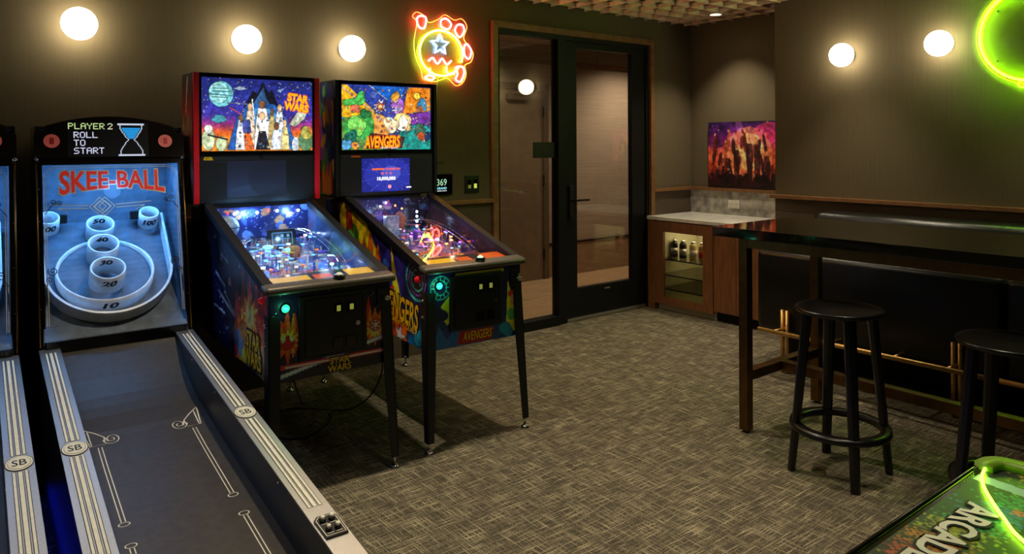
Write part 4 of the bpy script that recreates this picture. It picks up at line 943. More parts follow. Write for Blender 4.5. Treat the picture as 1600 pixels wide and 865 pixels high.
    bm = NB(); bx(bm, -e, e, -.308, -.3005, 1.2, 1.452); spk = obj('speaker_panel', bm, 'blacksat', bb)
    for s in (-1, 1):
        A = Art(64, 90, (22, 22, 24)); yy, xx = np.mgrid[0:90, 0:64]; A.a[((xx//2+yy//2) % 2 == 0) & (xx % 2 == 0)] = (52, 52, 54)
        x0, x1 = (-.30, -.18) if s < 0 else (.158, .30)
        sheet('speaker_grille', A, (x0, -.3095, 1.215), (x1, -.3095, 1.215), (x0, -.3095, 1.405), None, 'print', spk)
    if not hero:
        A = Art(90, 54, (20, 26, 50)); A.vgrad([(0, (16, 20, 40)), (.3, (34, 50, 92)), (1, (22, 26, 50))]); A.ell(.4, .2, .5, .16, (52, 78, 128), .1, .5); A.ell(.75, .5, .4, .5, (14, 18, 38), 0, .5); A.noise(.08); md = 'print_dim'
    else:
        A = Art(110, 70, (28, 36, 140)); A.ell(.55, .5, .5, .5, (50, 60, 190), 0, .6); A.ell(.6, .55, .2, .22, (120, 130, 240), 0, .5)
        for k in range(22): 
            a = k*.57; A.line((.55+.12*math.cos(a), .5+.18*math.sin(a)), (.55+.8*math.cos(a), .5+.9*math.sin(a)), .008, (70, 90, 220), .7)
        A.stars(40, (200, 210, 255)); md = 'print_screen'
    scn = sheet('display_screen', A, (-.175, -.3095, 1.216), (.150, -.3095, 1.216), (-.175, -.3095, 1.420), None, md, spk)
    Ms = lambda x, z: frame((x-.022, -.3100, z-.006), (1, 0, 0), (0, 0, 1))
    if hero:
        lettering('CHAMPION', .10, .014, Ms(.055, 1.360), 'em_orange', scn, bold=.02)
        bm = NB(); bx(bm, -.107, -.024, -.3106, -.3098, 1.349, 1.359); obj('small_print_line', bm, 'em_orange', scn)
        lettering('O  P  C', .075, .014, Ms(.01, 1.333), 'em_orange', scn, bold=.03); lettering('10,000,000', .125, .026, Ms(.01, 1.30), 'em_white', scn, bold=.04)
        bm = NB(); bx(bm, .125, .16, -.3103, -.3098, 1.233, 1.241); obj('footer_mark', bm, 'em_white', scn)
        bm = NB(); cyl(bm, (.01, -.3098, 1.245), (.01, -.3103, 1.245), .012, seg=16); obj('footer_mark', bm, mat('footer_pink', (240, 150, 170), .4, em=(240, 150, 170), es=.7, noise=.01), scn)
    else: pass
    bm = NB(); bx(bm, -.30, -.18, -.3105, -.309, 1.424, 1.444); bd = obj('badge', bm, 'ink', spk)
    if not hero: lettering('STAR\nWARS', .05, .019, frame((-.272, -.311, 1.434), (1, 0, 0), (0, 0, 1)), 'yellow', bd, bold=.05, line=.75)
    else: lettering('AVENGERS', .06, .012, frame((-.215, -.311, 1.434), (1, 0, 0), (0, 0, 1)), 'orange', bd, bold=.03)
    bm = NB(); cyl(bm, (.01, -.308, 1.441), (.01, -.313, 1.441), .008, seg=16); obj('backbox_lock', bm, 'chrome', spk)
    # cabinet lettering
    ML = lambda y, z, tilt=0.0: frame((-hw-.003, y, z), (0, -1, tilt), (0, tilt, 1))
    sp0 = [c for c in t.children if c.name.startswith('side_panel')][0]
    if not hero:
        lettering('STAR\nWARS', .250, .176, ML(-1.09, .593), 'ink', sp0, bold=.08, line=.84, name='title_outline')
        o_ = lettering('STAR\nWARS', .23, .155, frame((-hw-.0042, -1.09, .593), (0, -1, 0), (0, 0, 1)), 'yellow', sp0, bold=.035, line=.84, name='title')
        lettering('STAR\nWARS', .120, .072, frame((.03, F-.0030, .526), (1, 0, 0), (0, 0, 1)), 'ink', fp, bold=.075, line=.84, name='title_outline')
        lettering('STAR\nWARS', .112, .064, frame((.03, F-.0042, .526), (1, 0, 0), (0, 0, 1)), 'yellow', fp, bold=.03, line=.84, name='title')
        # round emblems beside the coin door
        bm = NB(); lathe(bm, [(.001, 0), (.030, 0), (.030, .0015), (.001, .0015)], 28, frame((.208, F-.0025, .672), (1, 0, 0), (0, 0, 1))); em = obj('wheel_emblem', bm, 'redprint', fp)
        bm = NB(); lathe(bm, [(.022, .0015), (.024, .0015), (.024, .0024), (.022, .0024)], 28, frame((.208, F-.0025, .672), (1, 0, 0), (0, 0, 1)), True)
        for k in range(6): bx(bm, -.003, .003, .004, .023, .0016, .0026, M=frame((.208, F-.0025, .672), (1, 0, 0), (0, 0, 1)) @ Matrix.Rotation(k*PI/3, 4, 'Z'))
        lathe(bm, [(.001, .0016), (.009, .0016), (.009, .0028), (.001, .0028)], 6, frame((.208, F-.0025, .672), (1, 0, 0), (0, 0, 1))); obj('spokes', bm, 'cream', em)
        pts = [(-.034, .012), (-.022, .002), (-.014, .006), (-.008, .016), (-.010, .026), (0, .036), (.010, .026), (.008, .016), (.014, .006), (.022, .002), (.034, .012), (.031, -.012), (.018, -.028), (0, -.034), (-.018, -.028), (-.031, -.012)]
        fm = frame((-.205, F-.0025, .655), (1, 0, 0), (0, 0, 1)); bm = NB(); prism(bm, [fm @ Vector((a, b, 0)) for a, b in pts], fm.to_3x3() @ Vector((0, 0, .0015))); obj('crescent_emblem', bm, 'redprint', fp)
    else:
        lettering('AVENGERS', .46, .15, frame((-hw-.0028, -1.0, .66), (0, -1, -.10), (0, -.05, 1)), 'ink', sp0, bold=.07, name='title_outline')
        lettering('AVENGERS', .445, .13, frame((-hw-.0042, -1.0, .66), (0, -1, -.10), (0, -.05, 1)), 'yellow', sp0, bold=.02, name='title')
        lettering('INFINITY QUEST', .30, .03, frame((-hw-.0042, -1.06, .575), (0, -1, -.10), (0, -.05, 1)), 'yellow', sp0, bold=.02, name='subtitle')
        lettering('AVENGERS', .175, .045, frame((.01, F-.004, .532), (1, 0, 0), (0, 0, 1)), 'yellow', fp, bold=.01, shear=.15, name='title')
    # coin door
    bm = NB(); bx(bm, -.158, .162, F-.012, F-.002, .568, .845, .006); cd = obj('coin_door', bm, 'blacksat', t)
    bm = NB(); bx(bm, -.13, .14, F-.016, F-.0121, .585, .828, .004); obj('inner_door', bm, 'blackplastic', cd)
    for x in (.02, .082):
        bm = NB(); bx(bm, x-.018, x+.018, F-.022, F-.0161, .755, .80, .002); cs = obj('coin_slot', bm, 'blackgloss', cd)
        bm = NB(); bx(bm, x-.009, x+.009, F-.0235, F-.0221, .765, .79); obj('slot_lamp', bm, 'em_coin', cs)
        bm = NB(); bx(bm, x-.024, x+.024, F-.019, F-.0161, .60, .65, .003); obj('coin_return', bm, 'blackgloss', cd)
    bm = NB(); cyl(bm, (.112, F-.0161, .70), (.112, F-.023, .70), .011, seg=16); obj('door_lock', bm, 'chrome', cd)
    # buttons and plunger
    bm = NB(); lathe(bm, [(.017, 0), (.021, 0), (.021, .006), (.017, .008)], 24, frame((-.215, F-.002, .805), (1, 0, 0), (0, 0, 1)), True); sb = obj('start_button_ring', bm, 'blackgloss', t, True)
    bm = NB(); lathe(bm, [(.001, 0), (.0168, 0), (.0168, .007), (.001, .009)], 24, frame((-.215, F-.002, .805), (1, 0, 0), (0, 0, 1))); obj('start_button', bm, 'em_teal' if hero else 'em_green', sb, True)
    light('button_lamp', 'POINT', (-.215, F-.03, .805), .14, (.1, 1, .5), .012, t)
    lettering('START', .022, .006, frame((-.215, F-.0118, .805), (1, 0, 0), (0, 0, 1)), 'white', sb)
    for s in (-1, 1):
        bm = NB(); lathe(bm, [(.001, 0), (.017, 0), (.017, .005), (.011, .006), (.011, .014), (.001, .016)], 20, frame((s*(hw+.002), -1.215, .832), (0, s, 0), (0, 0, 1))); obj('flipper_button', bm, 'redbtn', t, True)
    bm = NB(); bx(bm, .215, .265, F-.012, F-.002, .76, .84, .004); pg = obj('plunger_plate', bm, 'blackplastic', t)
    bm = NB(); cyl(bm, (.24, F-.012, .80), (.24, F-.05, .80), .006, seg=12); sph(bm, (.24, F-.055, .80), .012, 14, 10); obj('plunger_rod', bm, 'chrome', pg, True)
    # legs
    for sx in (-1, 1):
        for fr in (0, 1):
            yt = F-.004 if fr else .004; yb = F-.045 if fr else .045; sy = -1 if fr else 1
            zt = .775 if fr else .80
            top = Vector((sx*(hw+.006), yt, zt)); bot = Vector((sx*(hw+.022), yb, .055))
            bm = NB()
            for axis in (0, 1):
                for (w0, w1) in ((.052, .036),):
                    th = .007
                    def q(p, w): 
                        if axis == 0: return [p, p+Vector((-sx*w, 0, 0)), p+Vector((-sx*w, -sy*th, 0)), p+Vector((0, -sy*th, 0))]
                        return [p, p+Vector((0, -sy*w, 0)), p+Vector((-sx*th, -sy*w, 0)), p+Vector((-sx*th, 0, 0))]
                    mid = top+(bot-top)*.42
                    rows = [[bm.verts.new(v) for v in q(p, w)] for p, w in ((top, w0), (mid, w0), (bot, w1))]
                    for i in range(2):
                        for k in range(4): bm.faces.new((rows[i][k], rows[i][(k+1) % 4], rows[i+1][(k+1) % 4], rows[i+1][k]))
                    bm.faces.new(rows[0]); bm.faces.new(list(reversed(rows[2])))
            lg = obj('leg', bm, 'blacksat', t)
            fx, fy = bot.x-sx*.015, bot.y-sy*.015
            bm = NB(); cyl(bm, (fx, fy, .018), (fx, fy, .07), .007, seg=10); lathe(bm, [(.001, 0), (.024, 0), (.024, .006), (.012, .02), (.001, .021)], 18, Matrix.Translation((fx, fy, 0))); obj('leveler', bm, 'chrome', lg, True)
            for z in (.735, .655) if fr else (.74, .66):
                for px_, py_ in ((top.x+sx*.002, yt-sy*.028),):
                    bm = NB(); sph(bm, (px_+sx*.001, py_, z), .009, 12, 8); obj('leg_bolt', bm, 'chrome', lg, True)
    return t
pinball((-4.40, -.20, 0), R(-1.5), False, 'pinball machine with red edged backbox, starry space artwork and blue lit playfield')
pinball((-3.595, -.20, 0), R(-2.6), True, 'pinball machine with black backbox, comic artwork and yellow lettering on its side')
bm = NB(); tube(bm, spline([(-4.2, -.25, .45), (-4.15, -.45, .012), (-4.1, -.75, .007), (-4.35, -.95, .007), (-4.5, -.7, .007), (-4.25, -.5, .007), (-3.98, -.75, .02), (-3.93, -1.0, .25), (-3.95, -1.02, .52)], 8), .0045, 6)
tag(obj('power_cable', bm, 'black', None, True), 'black power cable looped on the carpet under the pinball machines', 'cable')

# ================================================================== ALLEY ROLLING GAMES (inclined lane with scoring rings)
FONT57 = {'P': '1E11111E101010', 'L': '1010101010101F', 'A': '0E11111F111111', 'Y': '11110A04040404', 'E': '1F10101E10101F', 'R': '1E11111E141211', '2': '0E11010204081F', 'O': '0E11111111110E', 'T': '1F040404040404', 'S': '0F10100E01011E', ' ': '00000000000000'}
def led_art():
    W_, H_ = 80, 40
    g = np.zeros((H_, W_, 3))
    def put(txt, x, y, c):
        for ch in txt:
            b = bytes.fromhex(FONT57[ch])
            for r_ in range(7):
                for k in range(5):
                    if b[r_] >> (4-k) & 1: g[H_-1-(y+r_), x+k] = c
            x += 6
    put('PLAYER', 1, 1, (200, 226, 150)); put('2', 39, 1, (226, 230, 190))
    put('ROLL', 6, 11, (220, 222, 250)); put('TO', 6, 20, (220, 222, 250)); put('START', 6, 29, (220, 222, 250))
    c = (210, 220, 240); cx_ = 62
    for x in range(cx_-13, cx_+14):
        for y in (1, 2, 37, 38): g[H_-1-y, x] = c
    for y in range(3, 37):
        k = abs(y-19.5)/16.5; w_ = int(round(2+9*min(1, k*1.25)**.7))
        g[H_-1-y, cx_-w_] = c; g[H_-1-y, cx_+w_] = c
        if 6 <= y < 19: g[H_-1-y, cx_-w_+2:cx_+w_-1] = (30, 150, 226)
    A = Art(W_*2, H_*2, (2, 2, 4)); A.a[0::2, 0::2] = g; A.a[1::2, 0::2] = g*.55; A.a[0::2, 1::2] = g*.55; A.a[1::2, 1::2] = g*.2+np.array((2, 2, 4))
    return A

def alley(loc, rz, label, score_txt=True):
    t = thing('alley_roller', label, 'arcade game', loc, rz, 'alley rolling games')
    hw = .33; YF = -.57
    face = lambda z: YF + (z-.56)*(.20/.88)          # y of the leaning front
    fn = Vector((0, -1, .20/.88)).normalized(); fu = Vector((0, .20/.88, 1)).normalized()
    for s in (-1, 1):
        bm = NB(); prism(bm, [Vector((s*hw, y, z)) for y, z in ((0, 0), (YF, 0), (YF, .56), (face(1.44), 1.44), (face(1.44)+.02, 1.60), (0, 1.60))], (-s*.018, 0, 0)); sp = obj('side_panel', bm, 'blackgloss', t)
        bm = NB(); tube(bm, [(s*(hw-.004), face(.58)-.005, .58), (s*(hw-.004), face(1.44)-.005, 1.44)], .005, 8); obj('edge_trim', bm, 'bronze', sp, True)
        for z in (.75, .95, 1.15, 1.3, 1.43):
            bm = NB(); sph(bm, (s*(hw-.012), face(z)-.006, z), .0045, 8, 6); obj('screw', bm, 'chrome', sp)
        bm = NB(); sph(bm, (s*(hw-.003), face(1.44)-.008, 1.445), .013, 12, 8); obj('corner_boss', bm, 'chrome', sp, True)
    bm = NB(); bx(bm, -hw+.018, hw-.018, -.02, 0, 0, 1.6); obj('rear_panel', bm, 'blackwood', t)
    bm = NB(); bx(bm, -hw+.018, hw-.018, face(1.44)+.02, -.02, 1.585, 1.60); obj('roof_panel', bm, 'blackwood', t)
    # interior: back board, inclined target board, inner walls
    bm = NB(); bx(bm, -hw+.02, hw-.02, -.034, -.022, 1.05, 1.44); obj('back_board', bm, 'skeeboard', t)
    b0, b1 = Vector((0, -.555, .60)), Vector((0, -.04, 1.10)); bv = (b1-b0).normalized(); bn = Vector((0, -bv.z, bv.y))
    bm = NB(); prism(bm, [Vector((-hw+.02, p.y, p.z)) for p in (b0, b1, b1-bn*.015, b0-bn*.015)], (2*hw-.04, 0, 0)); tb = obj('target_board', bm, 'skeeboard', t)
    for s in (-1, 1):
        bm = NB(); prism(bm, [Vector((s*(hw-.019), y, z)) for y, z in ((YF+.01, .56), (-.03, .56), (-.03, 1.43), (face(1.43)+.01, 1.43))], (-s*.004, 0, 0)); obj('inner_wall', bm, 'skeeboard', t)
    # rings
    ax = Vector((0, -math.sin(R(36)), math.cos(R(36)))); ay = Vector((0, math.cos(R(36)), math.sin(R(36))))
    def cup(c, r, depth, name, lbl_in=None, lbl_out=None, th=.009, front_only=False):
        Mq = frame(c, (1, 0, 0), ay)
        bm = NB(); lathe(bm, [(r, -depth), (r, 0), (r-th*.5, .003), (r-th, 0), (r-th, -depth)], 48, Mq, True); o = obj(name, bm, 'ring', t, True)
        def wrap(rad, ang0, z0, sgn):
            def f_(x, y):
                return x, y
            return f_
        def curved(txt, rad, zc, w, h, inside):
            me = text_mesh(txt, w, h, Matrix.Identity(4), 0, bold=.04, shear=.15)
            n = len(me.vertices); co = np.empty(n*3); me.vertices.foreach_get('co', co); co = co.reshape(-1, 3)
            a = co[:, 0]/rad; rr = rad
            # outside: around the near side (local -y of ring frame); inside: around the far side
            if inside: X = rr*np.sin(a); Y = rr*np.cos(a)
            else: X = rr*np.sin(a); Y = -rr*np.cos(a)
            Z = zc+co[:, 1]
            P = np.stack([X, Y, Z], -1); Am = np.array(Mq); P = P @ Am[:3, :3].T + Am[:3, 3]
            me.vertices.foreach_set('co', P.ravel()); me.update(); obj('number', me, 'ink', o)
        if lbl_in: curved(lbl_in, r-th-.0008, -.03, .06 if len(lbl_in) == 2 else .07, .032, True)
        if lbl_out: curved(lbl_out, r+.0008, -.036, .072 if len(lbl_out) == 2 else .07, .036, False)
        return o
    cup((-.030, -.428, .900), .080, .10, 'scoring_ring', '30', '20')
    cup((-.030, -.272, 1.005), .073, .10, 'scoring_ring', '40')
    cup((-.031, -.165, 1.098), .066, .09, 'scoring_ring', '50')
    cup((.205, -.15, 1.143), .050, .08, 'scoring_ring', None, '100'); cup((-.262, -.15, 1.141), .050, .08, 'scoring_ring', None, '100')
    cup((-.026, -.325, .880), .222, .085, 'scoring_ring', None, '10', .012)
    for (x, y, z) in ((.14, -.12, 1.13), (-.20, -.12, 1.13)):
        bm = NB(); bx(bm, x-.022, x+.022, y-.012, y+.03, z-.025, z+.02, .004); obj('ring_bracket', bm, 'black', t)
    # outer catch wall: long U around the rings
    U = [(.272, .69)] + [(.272, .44)] + [(-.012+.284*math.cos(a), .345+.275*math.sin(a)) for a in np.linspace(0, -PI, 30)] + [(-.296, .44), (-.296, .69)]
    bm = NB(); V0 = []
    for i, (x, v) in enumerate(U):
        p = b0 + bv*v + Vector((x, 0, 0)); hgt = .075
        tn = Vector((U[min(i+1, len(U)-1)][0]-U[max(i-1, 0)][0], 0, 0)) + bv*(U[min(i+1, len(U)-1)][1]-U[max(i-1, 0)][1]); sd = bn.cross(tn).normalized()*.006
        V0.append([bm.verts.new(q) for q in (p+sd, p-sd, p-sd+bn*hgt, p+sd+bn*hgt)])
    for i in range(len(U)-1):
        for k in range(4): bm.faces.new((V0[i][k], V0[i][(k+1) % 4], V0[i+1][(k+1) % 4], V0[i+1][k]))
    bm.faces.new(V0[0]); bm.faces.new(list(reversed(V0[-1]))); obj('catch_wall', bm, 'ring', t)
    # front bezel, pane, decoration
    Pf = lambda x, z, d=0.0: Vector((x, face(z), z)) + fn*d
    bm = NB()
    for x0, x1, z0, z1 in ((-hw+.018, -.303, .66, 1.44), (.303, hw-.018, .66, 1.44), (-.303, .303, 1.412, 1.44)):
        prism(bm, [Pf(x0, z0), Pf(x1, z0), Pf(x1, z1), Pf(x0, z1)], fn*.008)
    bz = obj('bezel', bm, 'blackgloss', t)
    pane = NB(); prism(pane, [Pf(-.303, .66), Pf(.303, .66), Pf(.303, 1.412), Pf(-.303, 1.412)], fn*.004); pn = obj('front_pane', pane, 'tableglass', t)
    for off in (0, .008):
        x_ = .296-off; z_ = 1.404-off; r_ = .05
        pts = [Pf(-x_, .67, .0055)] + [Pf(-x_, z_-r_, .0055)] + [Pf(-x_+r_-r_*math.cos(a), z_-r_+r_*math.sin(a), .0055) for a in np.linspace(0, PI/2, 8)] + [Pf(x_-r_+r_*math.sin(a), z_-r_+r_*math.cos(a), .0055) for a in np.linspace(0, PI/2, 8)] + [Pf(x_, .67, .0055)]
        bm = NB(); strip(bm, pts, .0022, fn); obj('pinstripe', bm, 'cream', pn)
    def scroll(cx_, cz_, r_, turns, m_, flip=1, a0=0.0, tail=None):
        pts = []
        for i in range(36):
            q = i/35; a = a0+flip*turns*2*PI*q; rr = r_*(.15+.85*q); pts.append(Pf(cx_+rr*math.cos(a), cz_+rr*math.sin(a), .006))
        if tail: pts += [Pf(*p, .006) for p in tail]
        bm = NB(); strip(bm, pts, .004, fn); obj('scroll', bm, m_, pn)
    for s in (-1, 1):
        scroll(s*.268, .915, .022, 1.6, 'ink', s, 0); scroll(s*.282, .875, .014, 1.4, 'ink', -s, PI/2, [(s*.296, .83), (s*.298, .76)])
        scroll(s*.262, 1.235, .014, 1.4, 'ink', s, .5); scroll(s*.235, 1.228, .011, 1.3, 'ink', -s, .5, [(s*.27, 1.215), (s*.295, 1.18)])
    # deco diamond and bars
    bm = NB()
    for q in (.045, .028):
        for dx_ in (0, .022): strip(bm, [Pf(-.065+dx_-q, 1.205, .006), Pf(-.065+dx_, 1.205+q, .006), Pf(-.065+dx_+q, 1.205, .006), Pf(-.065+dx_, 1.205-q, .006), Pf(-.065+dx_-q, 1.205, .006)], .004, fn)
    for s in (-1, 1):
        strip(bm, [Pf(-.054+s*.06, 1.212, .006), Pf(-.054+s*.22, 1.222, .006)], .004, fn); strip(bm, [Pf(-.054+s*.06, 1.198, .006), Pf(-.054+s*.19, 1.203, .006), Pf(-.054+s*.15, 1.185, .006)], .004, fn)
    obj('deco_diamond', bm, 'cream', pn)
    # curved title
    def wp(x, y):
        k = np.clip(x/.24, -1, 1); return x, y*(1+.42*k*k)-.012*(k*k)
    MF = lambda x, z, d: Matrix.Translation(Pf(x, z, d)) @ frame((0, 0, 0), (1, 0, 0), fu)
    lettering('SKEE-BALL', .475, .098, MF(.0, 1.335, .0052), 'cream', pn, bold=.055, warp=wp, name='title_outline')
    lettering('SKEE-BALL', .465, .088, MF(.0, 1.335, .0062), mat('title_red', (222, 46, 40), .4, em=(222, 46, 40), es=.25, noise=.03), pn, bold=.02, warp=wp, name='title')
    # marquee with dot matrix display
    zt = 1.44
    arch = [(-.335, 1.44), (-.335, 1.555), (-.315, 1.565), (-.295, 1.575), (-.285, 1.60)] + [(x, 1.60+.05*(1-(x/.285)**2)) for x in np.linspace(-.25, .25, 15)] + [(.285, 1.60), (.295, 1.575), (.315, 1.565), (.335, 1.555), (.335, 1.44)]
    bm = NB(); prism(bm, [Pf(x, z) for x, z in arch], fn*.02); mq = obj('marquee', bm, 'blackgloss', t)
    sheet('dot_matrix_display', led_art(), Pf(-.195, 1.446, .0215), Pf(.165, 1.446, .0215), Pf(-.195, 1.618, .0215), None, 'print_led', mq)
    for x in (-.262, .245):
        bm = NB(); lathe(bm, [(.001, 0), (.034, 0), (.034, .001), (.001, .001)], 24, MF(x, 1.525, .0205)); bdg = obj('round_badge', bm, mat('badge_pink', (214, 110, 100), .45, em=(190, 80, 70), es=.25, noise=.03), mq)
        lettering('8', .02, .034, MF(x, 1.525, .022), 'redprint', bdg, bold=.04)
    # inner blue lighting
    bm = NB(); bx(bm, -.27, .27, face(1.42)+.03, face(1.42)+.05, 1.425, 1.435); ls = obj('light_strip', bm, mat('blue_strip', (120, 180, 255), .4, em=(50, 130, 255), es=3.0, noise=.01), t)
    light('target_lamp', 'AREA', (0, face(1.42)+.045, 1.42), 7.0, (.13, .44, 1.0), (.5, .05), t, direction=(0, .25, -1))
    light('target_lamp', 'POINT', (0.0, -.45, 1.30), .5, (.14, .44, 1.0), .05, t)
    # lane, ramp and rails
    SL = .109
    lane = [(0, .548), (.06, .515), (.12, .480), (.18, .447), (.24, .418), (.30, .394), (.37, .374), (.45, .358), (.60, .342), (.64, .334), (.9, .300), (2.42, .300-.1*1.52)]
    pr = [Vector((-.25, YF-a, z)) for a, z in lane]
    bm = NB(); prism(bm, pr + [Vector((-.25, YF-2.42, .10)), Vector((-.25, YF, .10))], (.50, 0, 0)); ln = obj('lane', bm, 'lane', t)
    bm = NB(); bx(bm, -.303, .303, YF-.008, YF+.02, .548, .60, .002); obj('lane_lip', bm, 'blackgloss', t)
    nz_ = Vector((0, SL, 1)).normalized()
    lz = lambda a: float(np.interp(a, [q[0] for q in lane], [q[1] for q in lane]))
    for s in (-1, 1):
        q = lambda a, z: Vector((s*.25, YF-a, z))
        bm = NB(); prism(bm, [q(0, 0.02), q(0, .562), q(2.42, .562-SL*2.42), q(2.42, 0.02)], (s*.078, 0, 0)); rl = obj('rail_side', bm, 'lanewall', t)
        bm = NB(); prism(bm, [Vector((s*.248, YF-a, z)) for a, z in ((-.005, .5635), (2.42, .5635-SL*2.42), (2.42, .570-SL*2.42), (-.005, .570))], (s*.083, 0, 0)); rt_ = obj('rail_cap', bm, 'steel', t)
        for a in (.35, .75, 1.15, 1.55):
            bm = NB(); sph(bm, (s*.2495, YF-a, .545-SL*a), .0045, 8, 6); obj('rail_screw', bm, 'steel', rl)
        top = lambda x, a: Vector((s*x, YF-a, .5705-SL*a))
        for x, w_ in ((.272, .0075), (.289, .0115), (.306, .0075)):
            for a0_, a1_ in ((.06, .985), (1.105, 1.78)):
                bm = NB(); strip(bm, [top(x, a0_), top(x, a1_)], w_+.004, nz_, .0003); obj('stripe_edge', bm, 'ink', rt_)
                bm = NB(); strip(bm, [top(x, a0_), top(x, a1_)], w_, nz_, .0009); obj('stripe', bm, 'cream', rt_)
        Mc = Matrix.Translation(top(.289, 1.045)) @ frame((0, 0, 0), (1, 0, 0), (0, 1, -SL)) if True else None
        Mc = frame(top(.289, 1.045), (1, 0, 0), (0, 1, SL))
        for r0, h_, m_, nm in ((1.0, .0012, 'ink', 'medallion_rim'), (.94, .002, 'cream', 'medallion'), (.80, .0024, 'ink', 'medallion_line'), (.77, .0028, 'cream', 'medallion_face')):
            bm = NB(); lathe(bm, [(.001, 0), (.041*r0, 0), (.041*r0, h_), (.001, h_)], 36, Mc @ Matrix.Diagonal((1, 1.30, 1, 1))); obj(nm, bm, m_, rt_)
        lettering('SB', .042, .042, Mc, 'ink', rt_, thick=.0034, bold=.01)
    # button pad on the right rail
    Mb = frame(Vector((.289, YF-1.90, .5705-SL*1.90)), (1, 0, 0), (0, 1, SL))
    pad = [(-.034, -.055), (.034, -.055), (.036, .04), (.022, .056), (-.022, .056), (-.036, .04)]
    bm = NB(); prism(bm, [Mb @ Vector((a, b, 0)) for a, b in pad], Mb.to_3x3() @ Vector((0, 0, .006))); bp_ = obj('button_pad', bm, 'blackplastic', t)
    bm = NB(); strip(bm, [Mb @ Vector((a*.86, b*.88, .0066)) for a, b in pad+pad[:1]], .002, Mb.to_3x3() @ Vector((0, 0, 1))); obj('pad_line', bm, 'cream', bp_)
    for x in (-.014, .014):
        for y in (-.022, .026):
            bm = NB(); lathe(bm, [(.001, .006), (.010, .006), (.010, .012), (.001, .012)], 16, Mb @ Matrix.Translation((x, y, 0))); bt = obj('button_collar', bm, 'blackgloss', bp_)
            bm = NB(); lathe(bm, [(.001, .012), (.0065, .012), (.0065, .021), (.005, .023), (.001, .023)], 16, Mb @ Matrix.Translation((x, y, 0))); obj('push_button', bm, 'cream', bt, True)
            bm = NB(); strip(bm, [Mb @ Vector((x-.010, y-.016, .0066)), Mb @ Vector((x+.010, y-.016, .0066))], .002, Mb.to_3x3() @ Vector((0, 0, 1))); obj('pad_line', bm, 'cream', bp_)
    # scroll lines printed on the lane
    ln_n = Vector((0, .1, 1)).normalized()
    LP = lambda x, a, s: Vector((s*x, YF-a, lz(a)+.0012))
    def dens(pts):
        out = []
        for p, q in zip(pts[:-1], pts[1:]):
            n_ = max(1, int((q-p).length/.02))
            for i in range(n_):
                r_ = p+(q-p)*(i/n_); r_.z = lz(YF-r_.y)+.0012; out.append(r_)
        return out+[pts[-1]]
    for s in (-1, 1):
        for (a0_, a1_) in ((.72, 1.28), (1.44, 2.02)):
            for dx_ in (0, .013):
                bm = NB(); strip(bm, dens([LP(.180-dx_, a0_, s), LP(.180-dx_, a1_, s)]), .0035, ln_n); obj('lane_line', bm, 'cream', ln)
        for a_ in (1.295, 1.425):
            bm = NB(); strip(bm, [LP(.1735+.017*math.cos(q_), a_+.012*math.sin(q_), s) for q_ in np.linspace(0, 2*PI, 17)], .004, ln_n); obj('lane_line', bm, 'cream', ln)
        for a_, dr_ in ((.70, -1), (2.04, 1)):
            for k in (0, .012):
                bm = NB(); strip(bm, dens([LP(.150+k, a_, s), LP(.205-k*.5, a_, s), LP(.222-k*1.6, a_+dr_*(.16-k*2), s), LP(.150, a_+dr_*.06, s), LP(.140+k, a_+dr_*.02, s)]), .0045, ln_n); obj('lane_line', bm, 'cream', ln)
            pts = [LP(.125+(.032*(1-i/40))*math.cos(i*.32), a_+dr_*.035+(.045*(1-i/40))*math.sin(i*.32), s) for i in range(36)]
            bm = NB(); strip(bm, pts, .0045, ln_n); obj('lane_line', bm, 'cream', ln)
    # blue underglow strip along the foot of the lane
    bm = NB(); bx(bm, .3285, .332, YF-1.9, YF-.25, .03, .045); obj('underglow_strip', bm, mat('underglow', (30, 60, 255), .4, em=(16, 40, 255), es=3.0, noise=.01), t)
    bm = NB(); bx(bm, -.31, .31, YF-2.40, YF, 0, .10); obj('plinth', bm, 'black', t)
    return t
alley((-5.10, -.03, 0), R(-2.2), 'alley rolling game with scoring rings standing beside the red edged pinball machine')
alley((-5.84, -.03, 0), R(-2.2), 'alley rolling game across the blue lit gap, away from the pinball machines')

# ================================================================== AIR HOCKEY TABLE
HX0, HX1, HYT, HYB, HZ = -5.45, -4.055, -3.965, -6.2, .815
t = thing('air_hockey_table', 'air hockey table with pixel art, ARCADE lettering and a lime light line', 'game table', (0, 0, 0))
def rrect(x0, x1, y0, y1, r, n=6):
    P = []
    for cx_, cy_, a0 in ((x1-r, y1-r, 0), (x0+r, y1-r, PI/2), (x0+r, y0+r, PI), (x1-r, y0+r, 3*PI/2)):
        for k in range(n+1): P.append((cx_+r*math.cos(a0+k*PI/2/n), cy_+r*math.sin(a0+k*PI/2/n)))
    return P
bm = NB(); prism(bm, [Vector((x, y, .45)) for x, y in rrect(HX0+.05, HX1-.05, HYB+.05, HYT-.05, .10)], (0, 0, .34)); obj('cabinet', bm, 'blackgloss', t)
bm = NB(); prism(bm, [Vector((x, y, .79)) for x, y in rrect(HX0, HX1, HYB, HYT, .07)], (0, 0, HZ-.79-.001)); obj('top_board', bm, 'blackgloss', t)
for x in (HX0+.22, HX1-.22):
    for y in (HYB+.25, HYT-.25):
        bm = NB(); cyl(bm, (x, y, .02), (x, y, .45), .05, .065, 20); lg = obj('leg', bm, 'blacksat', t)
        bm = NB(); cyl(bm, (x, y, 0), (x, y, .02), .04, seg=16); obj('foot', bm, 'chrome', lg)
